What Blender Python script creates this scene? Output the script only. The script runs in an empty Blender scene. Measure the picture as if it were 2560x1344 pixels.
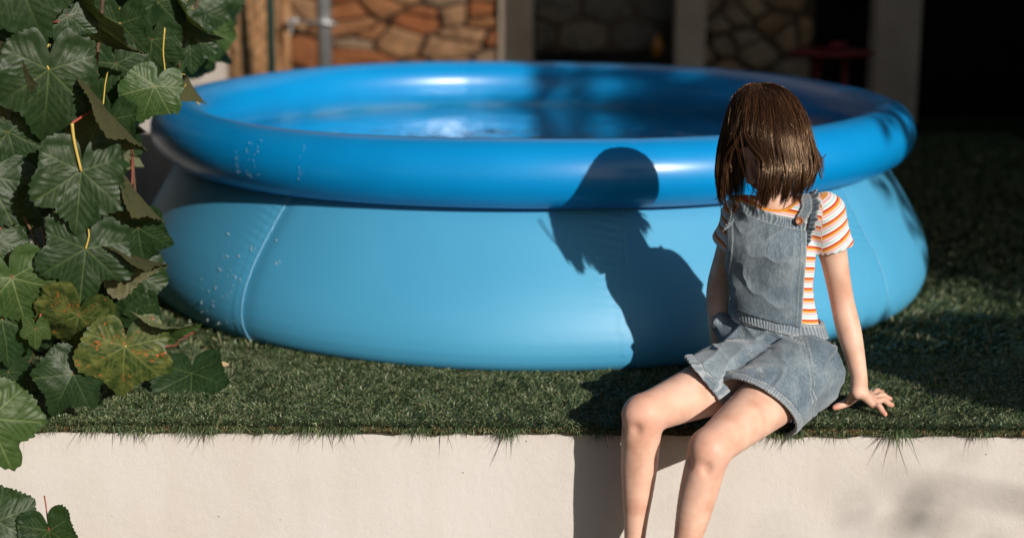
import bpy, bmesh, math, random
import numpy as np
from mathutils import Vector, Matrix, Euler, Quaternion

random.seed(7)
RNG = np.random.default_rng(7)
S = bpy.context.scene
COL = S.collection

# ------------------------------------------------------------------ camera, sky, sun
CAM = np.array([0.0, -3.6, 1.144])
PITCH, FPX, ROLL = 0.2137, 4137.0, 0.0056
cam_data = bpy.data.cameras.new('camera')
cam = bpy.data.objects.new('camera', cam_data); COL.objects.link(cam)
cam.location = CAM
cam.rotation_euler = (Matrix.Rotation(math.pi/2 - PITCH, 3, 'X') @ Matrix.Rotation(ROLL, 3, 'Z')).to_euler()
cam_data.lens = 36.0 * FPX / 2560.0
cam_data.sensor_width = 36.0
cam_data.clip_start = 0.05; cam_data.clip_end = 300
cam_data.dof.use_dof = True
cam_data.dof.focus_distance = 3.68
cam_data.dof.aperture_fstop = 1.7
S.camera = cam

SUN_AZ = math.radians(34.5)      # measured from -y towards +x
SUN_EL = math.radians(22.3)
SDIR = Vector((math.sin(SUN_AZ)*math.cos(SUN_EL), -math.cos(SUN_AZ)*math.cos(SUN_EL), math.sin(SUN_EL)))
world = bpy.data.worlds.new('World'); S.world = world; world.use_nodes = True
wn = world.node_tree.nodes; wl = world.node_tree.links
sky = wn.new('ShaderNodeTexSky'); sky.sky_type = 'NISHITA'; sky.sun_disc = False
sky.sun_elevation = SUN_EL
sky.sun_rotation = math.atan2(SDIR.x, SDIR.y)
sky.air_density = 1.0; sky.dust_density = 1.5; sky.ozone_density = 1.0
wn['Background'].inputs['Strength'].default_value = 0.05
wl.new(sky.outputs[0], wn['Background'].inputs['Color'])
sun_d = bpy.data.lights.new('sun', 'SUN'); sun = bpy.data.objects.new('sun', sun_d); COL.objects.link(sun)
sun_d.energy = 5.0; sun_d.angle = math.radians(0.55); sun_d.color = (1.0, 0.92, 0.83)
sun.rotation_euler = SDIR.to_track_quat('Z', 'Y').to_euler()
S.view_settings.view_transform = 'Standard'; S.view_settings.look = 'None'
S.view_settings.exposure = 0.12; S.view_settings.gamma = 1.0; S.view_settings.use_curve_mapping = False
S.render.engine = 'CYCLES'
S.cycles.max_bounces = 8; S.cycles.transparent_max_bounces = 12
S.cycles.caustics_reflective = False; S.cycles.caustics_refractive = False

_R = np.array(cam.rotation_euler.to_matrix())
def at(px, py, Y):
    """point of the world on the vertical plane y=Y that the photograph shows at (px,py)"""
    d = _R @ np.array([(px-1280)/FPX, -(py-672)/FPX, -1.0])
    t = (Y - CAM[1]) / d[1]
    return CAM + d*t
def atz(px, py, Z):
    d = _R @ np.array([(px-1280)/FPX, -(py-672)/FPX, -1.0])
    t = (Z - CAM[2]) / d[2]
    return CAM + d*t

# ------------------------------------------------------------------ object helpers
def tag(o, label=None, cat=None, group=None, kind=None):
    if label: o['label'] = label
    if cat: o['category'] = cat
    if group: o['group'] = group
    if kind: o['kind'] = kind
    return o
def empty(name, loc=(0, 0, 0)):
    o = bpy.data.objects.new(name, None); COL.objects.link(o); o.location = loc
    o.empty_display_size = 0.05
    return o
def link(name, me, mat=None, parent=None, smooth=True):
    if mat is not None and len(me.materials) == 0: me.materials.append(mat)
    if smooth: me.shade_smooth()
    o = bpy.data.objects.new(name, me); COL.objects.link(o)
    if parent is not None:
        o.parent = parent
        o.matrix_parent_inverse = Matrix.Translation(-Vector(parent.matrix_world.translation)) if False else o.matrix_parent_inverse
    return o
def mesh_np(name, V, F):
    """V (n,3); F list of arrays (m,k) (quads or tris)"""
    V = np.asarray(V, np.float32)
    if not isinstance(F, (list, tuple)): F = [F]
    F = [np.asarray(f, np.int32) for f in F if len(f)]
    me = bpy.data.meshes.new(name)
    me.vertices.add(len(V)); me.vertices.foreach_set('co', V.ravel())
    nl = sum(f.size for f in F); npoly = sum(len(f) for f in F)
    me.loops.add(nl); me.polygons.add(npoly)
    me.loops.foreach_set('vertex_index', np.concatenate([f.ravel() for f in F]))
    tot = np.concatenate([np.full(len(f), f.shape[1], np.int32) for f in F])
    st = np.concatenate([[0], np.cumsum(tot)[:-1]]).astype(np.int32)
    me.polygons.foreach_set('loop_start', st)
    try: me.polygons.foreach_set('loop_total', tot)
    except Exception: pass
    me.update(calc_edges=True); me.validate()
    return me
def attr(me, name, vals, typ='FLOAT'):
    a = me.attributes.new(name, typ, 'POINT')
    if typ == 'FLOAT': a.data.foreach_set('value', np.asarray(vals, np.float32).ravel())
    elif typ == 'FLOAT_COLOR':
        v = np.asarray(vals, np.float32)
        if v.shape[1] == 3: v = np.hstack([v, np.ones((len(v), 1), np.float32)])
        a.data.foreach_set('color', v.ravel())
    else: a.data.foreach_set('vector', np.asarray(vals, np.float32).ravel())

def box_vf(c, h, rot=None):
    c = np.array(c, float); h = np.array(h, float)
    v = np.array([[x, y, z] for x in (-1, 1) for y in (-1, 1) for z in (-1, 1)], float)*h
    if rot is not None: v = v @ np.array(rot).T
    f = np.array([[0,1,3,2],[4,6,7,5],[0,4,5,1],[2,3,7,6],[0,2,6,4],[1,5,7,3]])
    return v+c, f
def merge(parts):
    V = []; F = {}; n = 0
    for v, f in parts:
        fl = f if isinstance(f, (list, tuple)) else [f]
        for g in fl:
            g = np.asarray(g)
            if len(g): F.setdefault(g.shape[1], []).append(g+n)
        V.append(v); n += len(v)
    return np.vstack(V), [np.vstack(F[k]) for k in F]
def bevel_box(name, c, h, mat, parent=None, bev=0.006, rotz=0.0, seg=2):
    bm = bmesh.new(); bmesh.ops.create_cube(bm, size=2.0)
    for v in bm.verts: v.co = Vector((v.co.x*h[0], v.co.y*h[1], v.co.z*h[2]))
    if bev: bmesh.ops.bevel(bm, geom=bm.edges[:], offset=bev, segments=seg, affect='EDGES', profile=0.6)
    m = Matrix.Translation(Vector(c)) @ Matrix.Rotation(rotz, 4, 'Z')
    bmesh.ops.transform(bm, matrix=m, verts=bm.verts)
    me = bpy.data.meshes.new(name); bm.to_mesh(me); bm.free()
    return link(name, me, mat, parent, smooth=False)
def tube_vf(P, R, n=8, cap=True):
    P = np.asarray(P, float); m = len(P); R = np.broadcast_to(np.asarray(R, float), (m,))
    T = np.gradient(P, axis=0); T /= np.linalg.norm(T, axis=1)[:, None]+1e-9
    up = np.array([0, 0, 1.0]) if abs(T[0][2]) < 0.9 else np.array([1.0, 0, 0])
    A = np.zeros_like(P); a = np.cross(up, T[0]); a /= np.linalg.norm(a)
    for i in range(m):
        a = a - T[i]*np.dot(a, T[i]); a /= np.linalg.norm(a)+1e-9; A[i] = a
    B = np.cross(T, A)
    ang = np.linspace(0, 2*np.pi, n, endpoint=False)
    V = (P[:, None, :] + R[:, None, None]*(np.cos(ang)[None, :, None]*A[:, None, :] + np.sin(ang)[None, :, None]*B[:, None, :])).reshape(-1, 3)
    i = np.arange(m-1)[:, None]*n; j = np.arange(n)[None, :]; k = (np.arange(n)+1) % n
    F = np.stack([i+j, i+k[None, :], i+n+k[None, :], i+n+j], -1).reshape(-1, 4)
    out = [F]
    if cap:
        V = np.vstack([V, P[0], P[-1]])
        c0, c1 = m*n, m*n+1
        t0 = np.stack([np.full(n, c0), k, np.arange(n)], -1)
        t1 = np.stack([np.full(n, c1), (m-1)*n+np.arange(n), (m-1)*n+k], -1)
        out.append(np.vstack([t0, t1]))
    return V, out
def smooth_path(pts, n=24):
    pts = np.asarray(pts, float); m = len(pts)
    if m < 3: return np.array([pts[0]+(pts[-1]-pts[0])*t for t in np.linspace(0, 1, n)])
    q = np.vstack([2*pts[0]-pts[1], pts, 2*pts[-1]-pts[-2]])
    out = []
    for t in np.linspace(0, m-1-1e-6, n):
        i = int(t); u = t-i; p0, p1, p2, p3 = q[i], q[i+1], q[i+2], q[i+3]
        out.append(0.5*((2*p1)+(-p0+p2)*u+(2*p0-5*p1+4*p2-p3)*u*u+(-p0+3*p1-3*p2+p3)*u**3))
    return np.array(out)
def lathe_vf(prof, n=96, c=(0, 0, 0), wob=None):
    prof = np.asarray(prof, float); m = len(prof)
    a = np.linspace(0, 2*np.pi, n, endpoint=False)
    r = prof[:, 0][:, None]*np.ones((1, n)); z = prof[:, 1][:, None]*np.ones((1, n))
    V = np.stack([c[0]+r*np.sin(a), c[1]-r*np.cos(a), c[2]+z], -1).reshape(-1, 3)
    i = np.arange(m-1)[:, None]*n; j = np.arange(n)[None, :]; k = ((np.arange(n)+1) % n)[None, :]
    F = np.stack([i+j, i+k, i+n+k, i+n+j], -1).reshape(-1, 4)
    return V, F
def hash3(i, j, k, s=0):
    h = (i.astype(np.int64)*374761393 + j.astype(np.int64)*668265263 + k.astype(np.int64)*2147483647 + s*974711) & 0xffffffff
    h = ((h ^ (h >> 13))*1274126177) & 0xffffffff
    h = (h ^ (h >> 16)) & 0xffffffff
    return h.astype(np.float64)/4294967295.0*2-1
def vnoise(P, scale=1.0, s=0):
    P = np.asarray(P, float)*scale; I = np.floor(P).astype(np.int64); f = P-I; f = f*f*f*(f*(f*6-15)+10)
    out = 0
    for dx in (0, 1):
        for dy in (0, 1):
            for dz in (0, 1):
                w = (f[:, 0] if dx else 1-f[:, 0])*(f[:, 1] if dy else 1-f[:, 1])*(f[:, 2] if dz else 1-f[:, 2])
                out = out + w*hash3(I[:, 0]+dx, I[:, 1]+dy, I[:, 2]+dz, s)
    return out
def fbm(P, scale=1.0, octv=3, s=0):
    o = 0; a = 1.0; t = 0
    for k in range(octv):
        o = o+a*vnoise(P, scale*2**k, s+k*17); t += a; a *= 0.5
    return o/t

# ------------------------------------------------------------------ material helper
class NT:
    def __init__(s, name):
        s.m = bpy.data.materials.new(name); s.m.use_nodes = True
        s.n = s.m.node_tree.nodes; s.l = s.m.node_tree.links
        s.b = s.n['Principled BSDF']; s.out = s.n['Material Output']
    def node(s, t, **kw):
        nd = s.n.new('ShaderNode'+t)
        for k, v in kw.items():
            if k.startswith('i_'):
                key = k[2:].replace('_', ' ')
                nd.inputs[key].default_value = v
            else: setattr(nd, k, v)
        return nd
    def set(s, **kw):
        for k, v in kw.items():
            key = {'color': 'Base Color', 'rough': 'Roughness', 'metal': 'Metallic', 'spec': 'Specular IOR Level', 'coat': 'Coat Weight',
                   'coatr': 'Coat Roughness', 'sss': 'Subsurface Weight', 'sssr': 'Subsurface Radius', 'ssss': 'Subsurface Scale', 'sheen': 'Sheen Weight',
                   'trans': 'Transmission Weight', 'ior': 'IOR', 'aniso': 'Anisotropic', 'alpha': 'Alpha'}[k]
            if isinstance(v, bpy.types.NodeSocket): s.l.new(v, s.b.inputs[key])
            elif key in ('Base Color',): s.b.inputs[key].default_value = (*v[:3], 1)
            else: s.b.inputs[key].default_value = v
        return s
    def noise(s, scale, detail=4, rough=0.5, vec=None, dist=0.0, out='Fac'):
        nd = s.node('TexNoise'); nd.inputs['Scale'].default_value = scale; nd.inputs['Detail'].default_value = detail
        nd.inputs['Roughness'].default_value = rough; nd.inputs['Distortion'].default_value = dist
        s.l.new(vec if vec is not None else s.obj(), nd.inputs['Vector'])
        return nd.outputs[out]
    def obj(s):
        if not hasattr(s, '_tc'): s._tc = s.node('TexCoord')
        return s._tc.outputs['Object']
    def geo(s):
        if not hasattr(s, '_g'): s._g = s.node('NewGeometry')
        return s._g.outputs['Position']
    def attr(s, name, out='Fac'):
        nd = s.node('Attribute', attribute_name=name); return nd.outputs[out]
    def ramp(s, fac, stops, interp='LINEAR'):
        nd = s.node('ValToRGB'); cr = nd.color_ramp; cr.interpolation = interp
        while len(cr.elements) < len(stops): cr.elements.new(0.5)
        for e, (p, c) in zip(cr.elements, stops):
            e.position = p; e.color = (*c, 1) if len(c) == 3 else c
        s.l.new(fac, nd.inputs['Fac']); return nd.outputs['Color']
    def mix(s, f, a, b, mode='MIX'):
        nd = s.node('Mix', data_type='RGBA', blend_type=mode)
        for sock, v in ((nd.inputs[0], f), (nd.inputs[6], a), (nd.inputs[7], b)):
            if isinstance(v, bpy.types.NodeSocket): s.l.new(v, sock)
            elif isinstance(v, (int, float)): sock.default_value = v
            else: sock.default_value = (*v[:3], 1)
        return nd.outputs[2]
    def math(s, op, a, b=0.0, c=0.0, clamp=False):
        nd = s.node('Math', operation=op, use_clamp=clamp)
        for i, v in enumerate((a, b, c)):
            if isinstance(v, bpy.types.NodeSocket): s.l.new(v, nd.inputs[i])
            else: nd.inputs[i].default_value = v
        return nd.outputs[0]
    def map(s, scale=(1, 1, 1), rot=(0, 0, 0), vec=None):
        nd = s.node('Mapping'); nd.inputs['Scale'].default_value = scale; nd.inputs['Rotation'].default_value = rot
        s.l.new(vec if vec is not None else s.obj(), nd.inputs['Vector']); return nd.outputs[0]
    def bump(s, h, strength=0.3, dist=0.01, normal=None):
        nd = s.node('Bump'); nd.inputs['Strength'].default_value = strength; nd.inputs['Distance'].default_value = dist
        s.l.new(h, nd.inputs['Height'])
        if normal is not None: s.l.new(normal, nd.inputs['Normal'])
        s.l.new(nd.outputs[0], s.b.inputs['Normal']); return nd.outputs[0]

# ------------------------------------------------------------------ materials
def stucco_mat(name, base, dark, speck=True):
    t = NT(name)
    big = t.noise(2.2, 5, 0.6)
    c = t.ramp(big, [(0.3, dark), (0.7, base)])
    fine = t.noise(60, 3, 0.6)
    c = t.mix(0.12, c, t.ramp(fine, [(0.3, tuple(x*0.6 for x in base)), (0.7, base)]), 'MULTIPLY')
    stt = t.noise(1.0, 4, 0.6, vec=t.map((9, 9, 0.9)))
    c = t.mix(0.18, c, t.ramp(stt, [(0.40, (0.86, 0.80, 0.72)), (0.56, (1, 1, 1))]), 'MULTIPLY')
    bl = t.noise(1.3, 5, 0.65)
    c = t.mix(0.3, c, t.ramp(bl, [(0.42, (0.90, 0.84, 0.76)), (0.58, (1, 1, 1))]), 'MULTIPLY')
    if speck:
        v = t.node('TexVoronoi'); v.inputs['Scale'].default_value = 14; t.l.new(t.obj(), v.inputs['Vector'])
        sp = t.math('LESS_THAN', v.outputs['Distance'], t.math('MULTIPLY', t.noise(5, 2), 0.045))
        c = t.mix(sp, c, (0.16, 0.085, 0.045))
    t.set(color=c, rough=0.88, spec=0.15)
    h = t.math('ADD', t.noise(210, 4, 0.65), t.math('MULTIPLY', t.noise(55, 2, 0.5), 1.2))
    t.bump(h, 0.30, 0.0025)
    return t.m
M_wall = stucco_mat('stucco_cream', (0.575, 0.555, 0.535), (0.545, 0.515, 0.485))
M_sidewall = stucco_mat('stucco_white', (0.62, 0.58, 0.55), (0.48, 0.44, 0.40))

t = NT('paving'); t.set(color=t.ramp(t.noise(6, 5), [(0.3, (0.13, 0.11, 0.09)), (0.7, (0.19, 0.16, 0.13))]), rough=0.9); M_pave = t.m
t = NT('turf_backing'); t.set(color=t.ramp(t.noise(90, 3), [(0.35, (0.012, 0.018, 0.008)), (0.7, (0.03, 0.04, 0.018))]), rough=0.95, spec=0.05); M_turf = t.m
t = NT('turf_edge'); t.set(color=t.ramp(t.noise(160, 3), [(0.42, (0.02, 0.022, 0.010)), (0.56, (0.08, 0.05, 0.022)), (0.72, (0.26, 0.16, 0.08))]), rough=0.95, spec=0.1); t.bump(t.noise(300, 3), 0.8, 0.004); M_tedge = t.m
t = NT('turf_blade')
c = t.attr('Col', 'Color')
t.set(color=c, rough=0.42, spec=0.35); t.b.inputs['Specular IOR Level'].default_value = 0.45
M_blade = t.m

t = NT('rim_vinyl')
gl = t.noise(7, 3)
t.set(color=t.ramp(gl, [(0.3, (0.0, 0.205, 0.51)), (0.7, (0.0, 0.225, 0.54))]), rough=0.34, spec=0.5, coat=0.12, coatr=0.25)
mp = t.map((1, 1, 1))
t.bump(t.math('ADD', t.noise(3, 2), t.math('MULTIPLY', t.noise(160, 2), 0.03)), 0.10, 0.02)
M_rim = t.m
t = NT('liner_fabric')
u = t.attr('u'); v = t.attr('v')
w1 = t.math('SINE', t.math('MULTIPLY', u, 1150.0)); w2 = t.math('SINE', t.math('MULTIPLY', v, 1150.0))
weave = t.math('MULTIPLY', w1, w2)
rib = t.math('SINE', t.math('MULTIPLY', u, 420.0))
t.set(color=t.ramp(t.noise(2.5, 3), [(0.3, (0.045, 0.275, 0.475)), (0.7, (0.055, 0.300, 0.505))]), rough=0.55, spec=0.55, coat=0.25, coatr=0.55)
hh = t.math('ADD', t.math('MULTIPLY', weave, 0.35), t.math('ADD', t.math('MULTIPLY', rib, 0.06), t.math('MULTIPLY', t.noise(5, 3), 4.0)))
t.bump(hh, 0.12, 0.002)
M_liner = t.m
t = NT('seam_vinyl'); t.set(color=(0.20, 0.46, 0.66), rough=0.35, coat=0.2); M_seam = t.m
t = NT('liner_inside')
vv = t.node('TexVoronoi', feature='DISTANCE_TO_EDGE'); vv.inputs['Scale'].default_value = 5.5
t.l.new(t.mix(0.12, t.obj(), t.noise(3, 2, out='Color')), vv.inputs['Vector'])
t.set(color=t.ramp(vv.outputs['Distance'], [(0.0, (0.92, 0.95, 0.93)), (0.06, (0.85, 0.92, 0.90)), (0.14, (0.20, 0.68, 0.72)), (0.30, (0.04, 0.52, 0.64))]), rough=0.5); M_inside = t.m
# water: clear tinted surface that lets the sun through, mirror-like at grazing angles
t = NT('water')
t.n.remove(t.b)
tr = t.node('BsdfTransparent'); tr.inputs['Color'].default_value = (0.82, 0.97, 0.98, 1)
gs = t.node('BsdfGlossy'); gs.inputs['Roughness'].default_value = 0.06; gs.inputs['Color'].default_value = (1, 1, 1, 1)
fr = t.node('Fresnel'); fr.inputs['IOR'].default_value = 1.33
ms = t.node('MixShader')
bp = t.node('Bump'); bp.inputs['Strength'].default_value = 0.22; bp.inputs['Distance'].default_value = 0.02
hw = t.math('ADD', t.noise(9, 3, 0.5, dist=0.8), t.math('MULTIPLY', t.noise(28, 2, 0.5, dist=0.5), 0.35))
t.l.new(hw, bp.inputs['Height'])
for q in (gs, fr): t.l.new(bp.outputs[0], q.inputs['Normal'])
t.l.new(fr.outputs[0], ms.inputs[0]); t.l.new(tr.outputs[0], ms.inputs[1]); t.l.new(gs.outputs[0], ms.inputs[2])
t.l.new(ms.outputs[0], t.out.inputs['Surface']); M_water = t.m
t = NT('droplet'); t.set(color=(0.75, 0.88, 0.95), rough=0.05, spec=0.8, trans=0.6, ior=1.33); M_drop = t.m
t = NT('white_plastic'); t.set(color=(0.7, 0.7, 0.68), rough=0.35); M_white = t.m

# ------------------------------------------------------------------ retaining wall, ground
WALL_BOTTOM = -0.352
def wall_sheet(name, x0, x1, y, z0, z1, mat, th=0.18):
    nx = int((x1-x0)/0.02); nz = int((z1-z0)/0.02)
    X, Z = np.meshgrid(np.linspace(x0, x1, nx), np.linspace(z0, z1, nz), indexing='ij')
    V = np.stack([X, np.zeros_like(X), Z], -1).reshape(-1, 3)
    d = 0.0035*fbm(V, 3.0, 3)+0.0008*fbm(V, 22, 2, 5)
    V[:, 1] = y - d
    i = np.arange((nx-1))[:, None]*nz; j = np.arange(nz-1)[None, :]
    F = np.stack([i+j, i+nz+j, i+nz+j+1, i+j+1], -1).reshape(-1, 4)
    bv, bf = box_vf(((x0+x1)/2, y+th/2+0.008, (z0+z1)/2-0.002), ((x1-x0)/2, th/2, (z1-z0)/2-0.002))
    Vm, Fm = merge([(V, F), (bv, bf)])
    return mesh_np(name, Vm, Fm)
me = wall_sheet('retaining_wall', -3.2, 3.2, 0.0, WALL_BOTTOM-0.05, -0.016, M_wall)
retw = link('retaining_wall', me, M_wall)
tag(retw, 'cream rendered low retaining wall under the edge of the artificial grass', 'wall')
v, f = box_vf((0, -9.0, WALL_BOTTOM-0.05), (14, 9.18, 0.05)); pv = link('patio', mesh_np('patio', v, f), M_pave, smooth=False); tag(pv, kind='structure')
v, f = box_vf((0, 20.2, -0.20), (14, 20.0, 0.198)); gd = link('ground', mesh_np('ground', v, f), M_turf, smooth=False); tag(gd, kind='structure')
# turf backing edge (brown latex lip that overhangs the wall)
xs = np.linspace(-3.2, 3.2, 900)
prof = []
lip = 0.019+0.007*fbm(np.stack([xs, xs*0, xs*0], -1), 18, 3)
zb = -0.015-0.004*fbm(np.stack([xs, xs*0+3, xs*0], -1), 30, 2)
V = np.concatenate([np.stack([xs, xs*0+0.006, xs*0+0.0035], -1), np.stack([xs, -lip, xs*0+0.0035], -1), np.stack([xs, -lip+0.001, zb], -1), np.stack([xs, xs*0+0.03, zb-0.001], -1)])
n = len(xs); F = []
for r in range(3):
    i = np.arange(n-1); F.append(np.stack([r*n+i, r*n+i+1, (r+1)*n+i+1, (r+1)*n+i], -1))
te = link('turf_edge', mesh_np('turf_edge', V, np.vstack(F)), M_tedge); tag(te, kind='structure')

# ------------------------------------------------------------------ pool dimensions
PC = np.array([0.064, 1.712]); PR, Pr, PH = 1.116, 0.090, 0.479

# artificial turf blades
def blades(n, x0, x1, y0, y1, L=(0.018, 0.032), w=0.0011, dens=None, edge=False, seed=1, lean=(0.25, -0.55)):
    r = np.random.default_rng(seed)
    X = r.uniform(x0, x1, n); Y = r.uniform(y0, y1, n)
    keep = (((X-PC[0])**2+(Y-PC[1])**2) > 1.20**2) & ~((X > 0.47) & (X < 0.71) & (Y > 0.04) & (Y < 0.24))
    X, Y = X[keep], Y[keep]; n = len(X)
    base = np.stack([X, Y, np.full(n, 0.001)], -1)
    ln = r.uniform(*L, n)*np.where((base[:, 0] > 0.71) & (base[:, 0] < 0.88) & (base[:, 1] > 0.03) & (base[:, 1] < 0.17), 0.62, 1.0)
    tuft = np.stack([vnoise(base, 45, 3), vnoise(base, 45, 9)], -1)
    lx = lean[0]+0.55*tuft[:, 0]+r.normal(0, 0.42, n); ly = lean[1]+0.45*tuft[:, 1]+r.normal(0, 0.42, n)
    if edge:
        base[:, 2] = r.uniform(-0.010, 0.002, n); base[:, 1] = r.uniform(-0.022, -0.006, n)
        lx = r.normal(0.05, 0.7, n); ly = -np.abs(r.normal(0.9, 0.35, n))
        cl = 0.55+0.75*np.clip(vnoise(base*np.array([1, 0, 0]), 16, 3)+.6*vnoise(base*np.array([1, 0, 0]), 60, 4)+0.2, -0.3, 1.4); ln = r.uniform(0.008, 0.022, n)*cl*(0.6+0.5*r.random(n))*np.where(r.random(n) < 0.14, 2.1, 1.0)
    d = np.stack([lx, ly, np.full(n, 1.0)], -1)
    if edge: d[:, 2] = r.uniform(-0.75, 0.5, n)
    d /= np.linalg.norm(d, axis=1)[:, None]
    ph = r.uniform(0, np.pi, n); sd = np.stack([np.cos(ph), np.sin(ph), 0*ph], -1)
    sd -= d*np.sum(sd*d, 1)[:, None]; sd /= np.linalg.norm(sd, axis=1)[:, None]
    ww = w*r.uniform(0.7, 1.4, n)
    droop = np.stack([lx*0.25, ly*0.25, -np.abs(r.normal(0.22, 0.16, n))], -1)
    if edge: droop[:, 2] = -np.abs(r.normal(0.45, 0.35, n))
    p0 = base; p1 = base+d*(ln*0.5)[:, None]; p2 = base+d*(ln)[:, None]+droop*(ln)[:, None]
    s0 = sd*ww[:, None]
    V = np.stack([p0-s0, p0+s0, p1+s0*0.95, p1-s0*0.95, p2], 1)
    V[..., 2] = np.where((V[..., 1] > 0), np.maximum(V[..., 2], 0.0012), V[..., 2])
    i = np.arange(n)[:, None]*5
    F4 = i+np.array([[0, 1, 2, 3]]); F3 = i+np.array([[3, 2, 4]])
    pal = np.array([[0.045, 0.075, 0.028], [0.095, 0.135, 0.06], [0.155, 0.19, 0.095], [0.25, 0.265, 0.15], [0.27, 0.24, 0.14], [0.04, 0.095, 0.045]])
    ci = r.choice(6, n, p=[0.30, 0.27, 0.18, 0.10, 0.03, 0.12])
    C = pal[ci]*r.uniform(0.75, 1.3, n)[:, None]
    return V.reshape(-1, 3), [F4, F3], np.repeat(C, 5, axis=0)
gp = [blades(230000, -1.45, 1.75, -0.010, 0.62, L=(0.012, 0.020), w=0.0009, seed=1), blades(60000, -1.5, 1.9, 0.62, 1.6, w=0.0016, seed=2), blades(45000, 0.6, 2.6, 1.4, 5.0, w=0.003, seed=3),
      blades(14000, -1.6, 1.8, -0.01, 0.0, edge=True, w=0.00085, seed=4), blades(22000, -1.6, 1.8, -0.022, 0.012, L=(0.010, 0.022), seed=6, lean=(0.1, -1.0))]
V, F = merge([(a, b) for a, b, c in gp])
me = mesh_np('artificial_grass', V, F); attr(me, 'Col', np.vstack([c for a, b, c in gp]), 'FLOAT_COLOR')
gr = link('artificial_grass', me, M_blade, smooth=False)
tag(gr, 'dark green artificial turf blades on the terrace', 'grass', kind='stuff')

# ------------------------------------------------------------------ pool
pool = empty('inflatable_pool', (PC[0], PC[1], 0))
tag(pool, 'large round blue inflatable ring pool filled with water on artificial grass', 'pool')
def rel(V, o):
    return np.asarray(V)-np.array(o.location)
nseg, nr = 288, 48
A = np.linspace(0, 2*np.pi, nseg, endpoint=False); B = np.linspace(0, 2*np.pi, nr, endpoint=False)
AA, BB = np.meshgrid(A, B, indexing='ij')
lump = 0.004*np.sin(AA*2+0.7)+0.0025*np.sin(AA*5+2)
rr = Pr*(1+0.0*AA); zc = PH+lump
# slight pinch at welded joints
for ja in (math.radians(14), math.radians(194), math.radians(105), math.radians(-75)):
    da = np.angle(np.exp(1j*(AA-ja))); rr = rr-0.0012*np.exp(-(da/0.012)**2)
Rm = PR+0.004*np.sin(AA*3+1)
V = np.stack([PC[0]+(Rm+rr*np.cos(BB))*np.sin(AA), PC[1]-(Rm+rr*np.cos(BB))*np.cos(AA), zc+rr*np.sin(BB)], -1).reshape(-1, 3)
i = np.arange(nseg)[:, None]*nr; i2 = (((np.arange(nseg)+1) % nseg)*nr)[:, None]; j = np.arange(nr)[None, :]; k = ((np.arange(nr)+1) % nr)[None, :]
F = np.stack([i+j, i2+j, i2+k, i+k], -1).reshape(-1, 4)
link('inflatable_ring', mesh_np('inflatable_ring', rel(V, pool), F), M_rim, pool)
# body liner
zs = np.array([0.402, 0.385, 0.36, 0.33, 0.29, 0.25, 0.205, 0.16, 0.12, 0.085, 0.055, 0.03, 0.012, 0.0])
rs = np.array([1.082, 1.108, 1.128, 1.147, 1.172, 1.197, 1.222, 1.240, 1.250, 1.252, 1.247, 1.236, 1.222, 1.205])
tt = np.linspace(0, 1, len(zs)); tf = np.linspace(0, 1, 90)
pr_ = np.interp(tf, tt, rs); pz = np.interp(tf, tt, zs)
for _ in range(6):
    pr_[1:-1] = (pr_[:-2]+2*pr_[1:-1]+pr_[2:])/4; pz[1:-1] = (pz[:-2]+2*pz[1:-1]+pz[2:])/4
nseg = 1100
A = np.linspace(0, 2*np.pi, nseg, endpoint=False)
RR = pr_[:, None]*np.ones((1, nseg)); ZZ = pz[:, None]*np.ones((1, nseg)); AA = A[None, :]*np.ones((90, 1)); TT = tf[:, None]*np.ones((1, nseg))
SEAMS = [math.radians(-36.5), math.radians(11.8), math.radians(52), math.radians(110), math.radians(170), math.radians(-100)]
fr_w = np.clip(np.cos(AA), 0, 1)**2*np.clip((0.42-ZZ)/0.40, 0, 1)
RR = RR*(1+0.060*fr_w)
RR = RR+0.0035*np.sin(AA*4+1+TT*2)+0.0015*np.sin(AA*11+3*TT)
for sa in SEAMS:
    sa2 = sa - 0.02*np.sin(TT*np.pi)
    da = np.angle(np.exp(1j*(AA-sa2)))
    # puckers on the left of the seam and a shallow step across the weld
    puck = np.exp(-((da+0.03)/0.035)**2)*np.where(da < 0.004, 1, 0.25)*np.exp(-((TT-0.30)/0.20)**2)
    RR += 0.0018*puck*np.sin(ZZ*330+8*da*10)
    RR += -0.006*np.exp(-(da/0.03)**2)*np.exp(-((TT-0.3)/0.4)**2)
    RR += 0.0012*((da > -0.028) & (da < 0)).astype(float)
V = np.stack([PC[0]+RR*np.sin(AA), PC[1]-RR*np.cos(AA), ZZ+0.001], -1).reshape(-1, 3)
i = np.arange(89)[:, None]*nseg; j = np.arange(nseg)[None, :]; k = ((np.arange(nseg)+1) % nseg)[None, :]
F = np.stack([i+j, i+nseg+j, i+nseg+k, i+k], -1).reshape(-1, 4)
me = mesh_np('liner_wall', rel(V, pool), F); attr(me, 'u', (AA*1.2).ravel()); attr(me, 'v', (TT*0.5).ravel())
link('liner_wall', me, M_liner, pool)
# seams
for sa in SEAMS:
    pts = []
    for q in range(0, 90, 2):
        a = sa-0.02*math.sin(tf[q]*math.pi)
        jj = int(round((a % (2*math.pi))/(2*math.pi)*nseg)) % nseg
        r_ = RR[q, jj]+0.0010
        a += 0.0012*math.sin(q*1.3)*math.exp(-((tf[q]-0.25)/0.3)**2)
        pts.append((PC[0]+r_*math.sin(a), PC[1]-r_*math.cos(a), pz[q]+0.001))
    vv_, ff_ = tube_vf(rel(np.array(pts), pool), 0.0009, 6)
    link('seam', mesh_np('seam', vv_, ff_), M_seam, pool)
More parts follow.
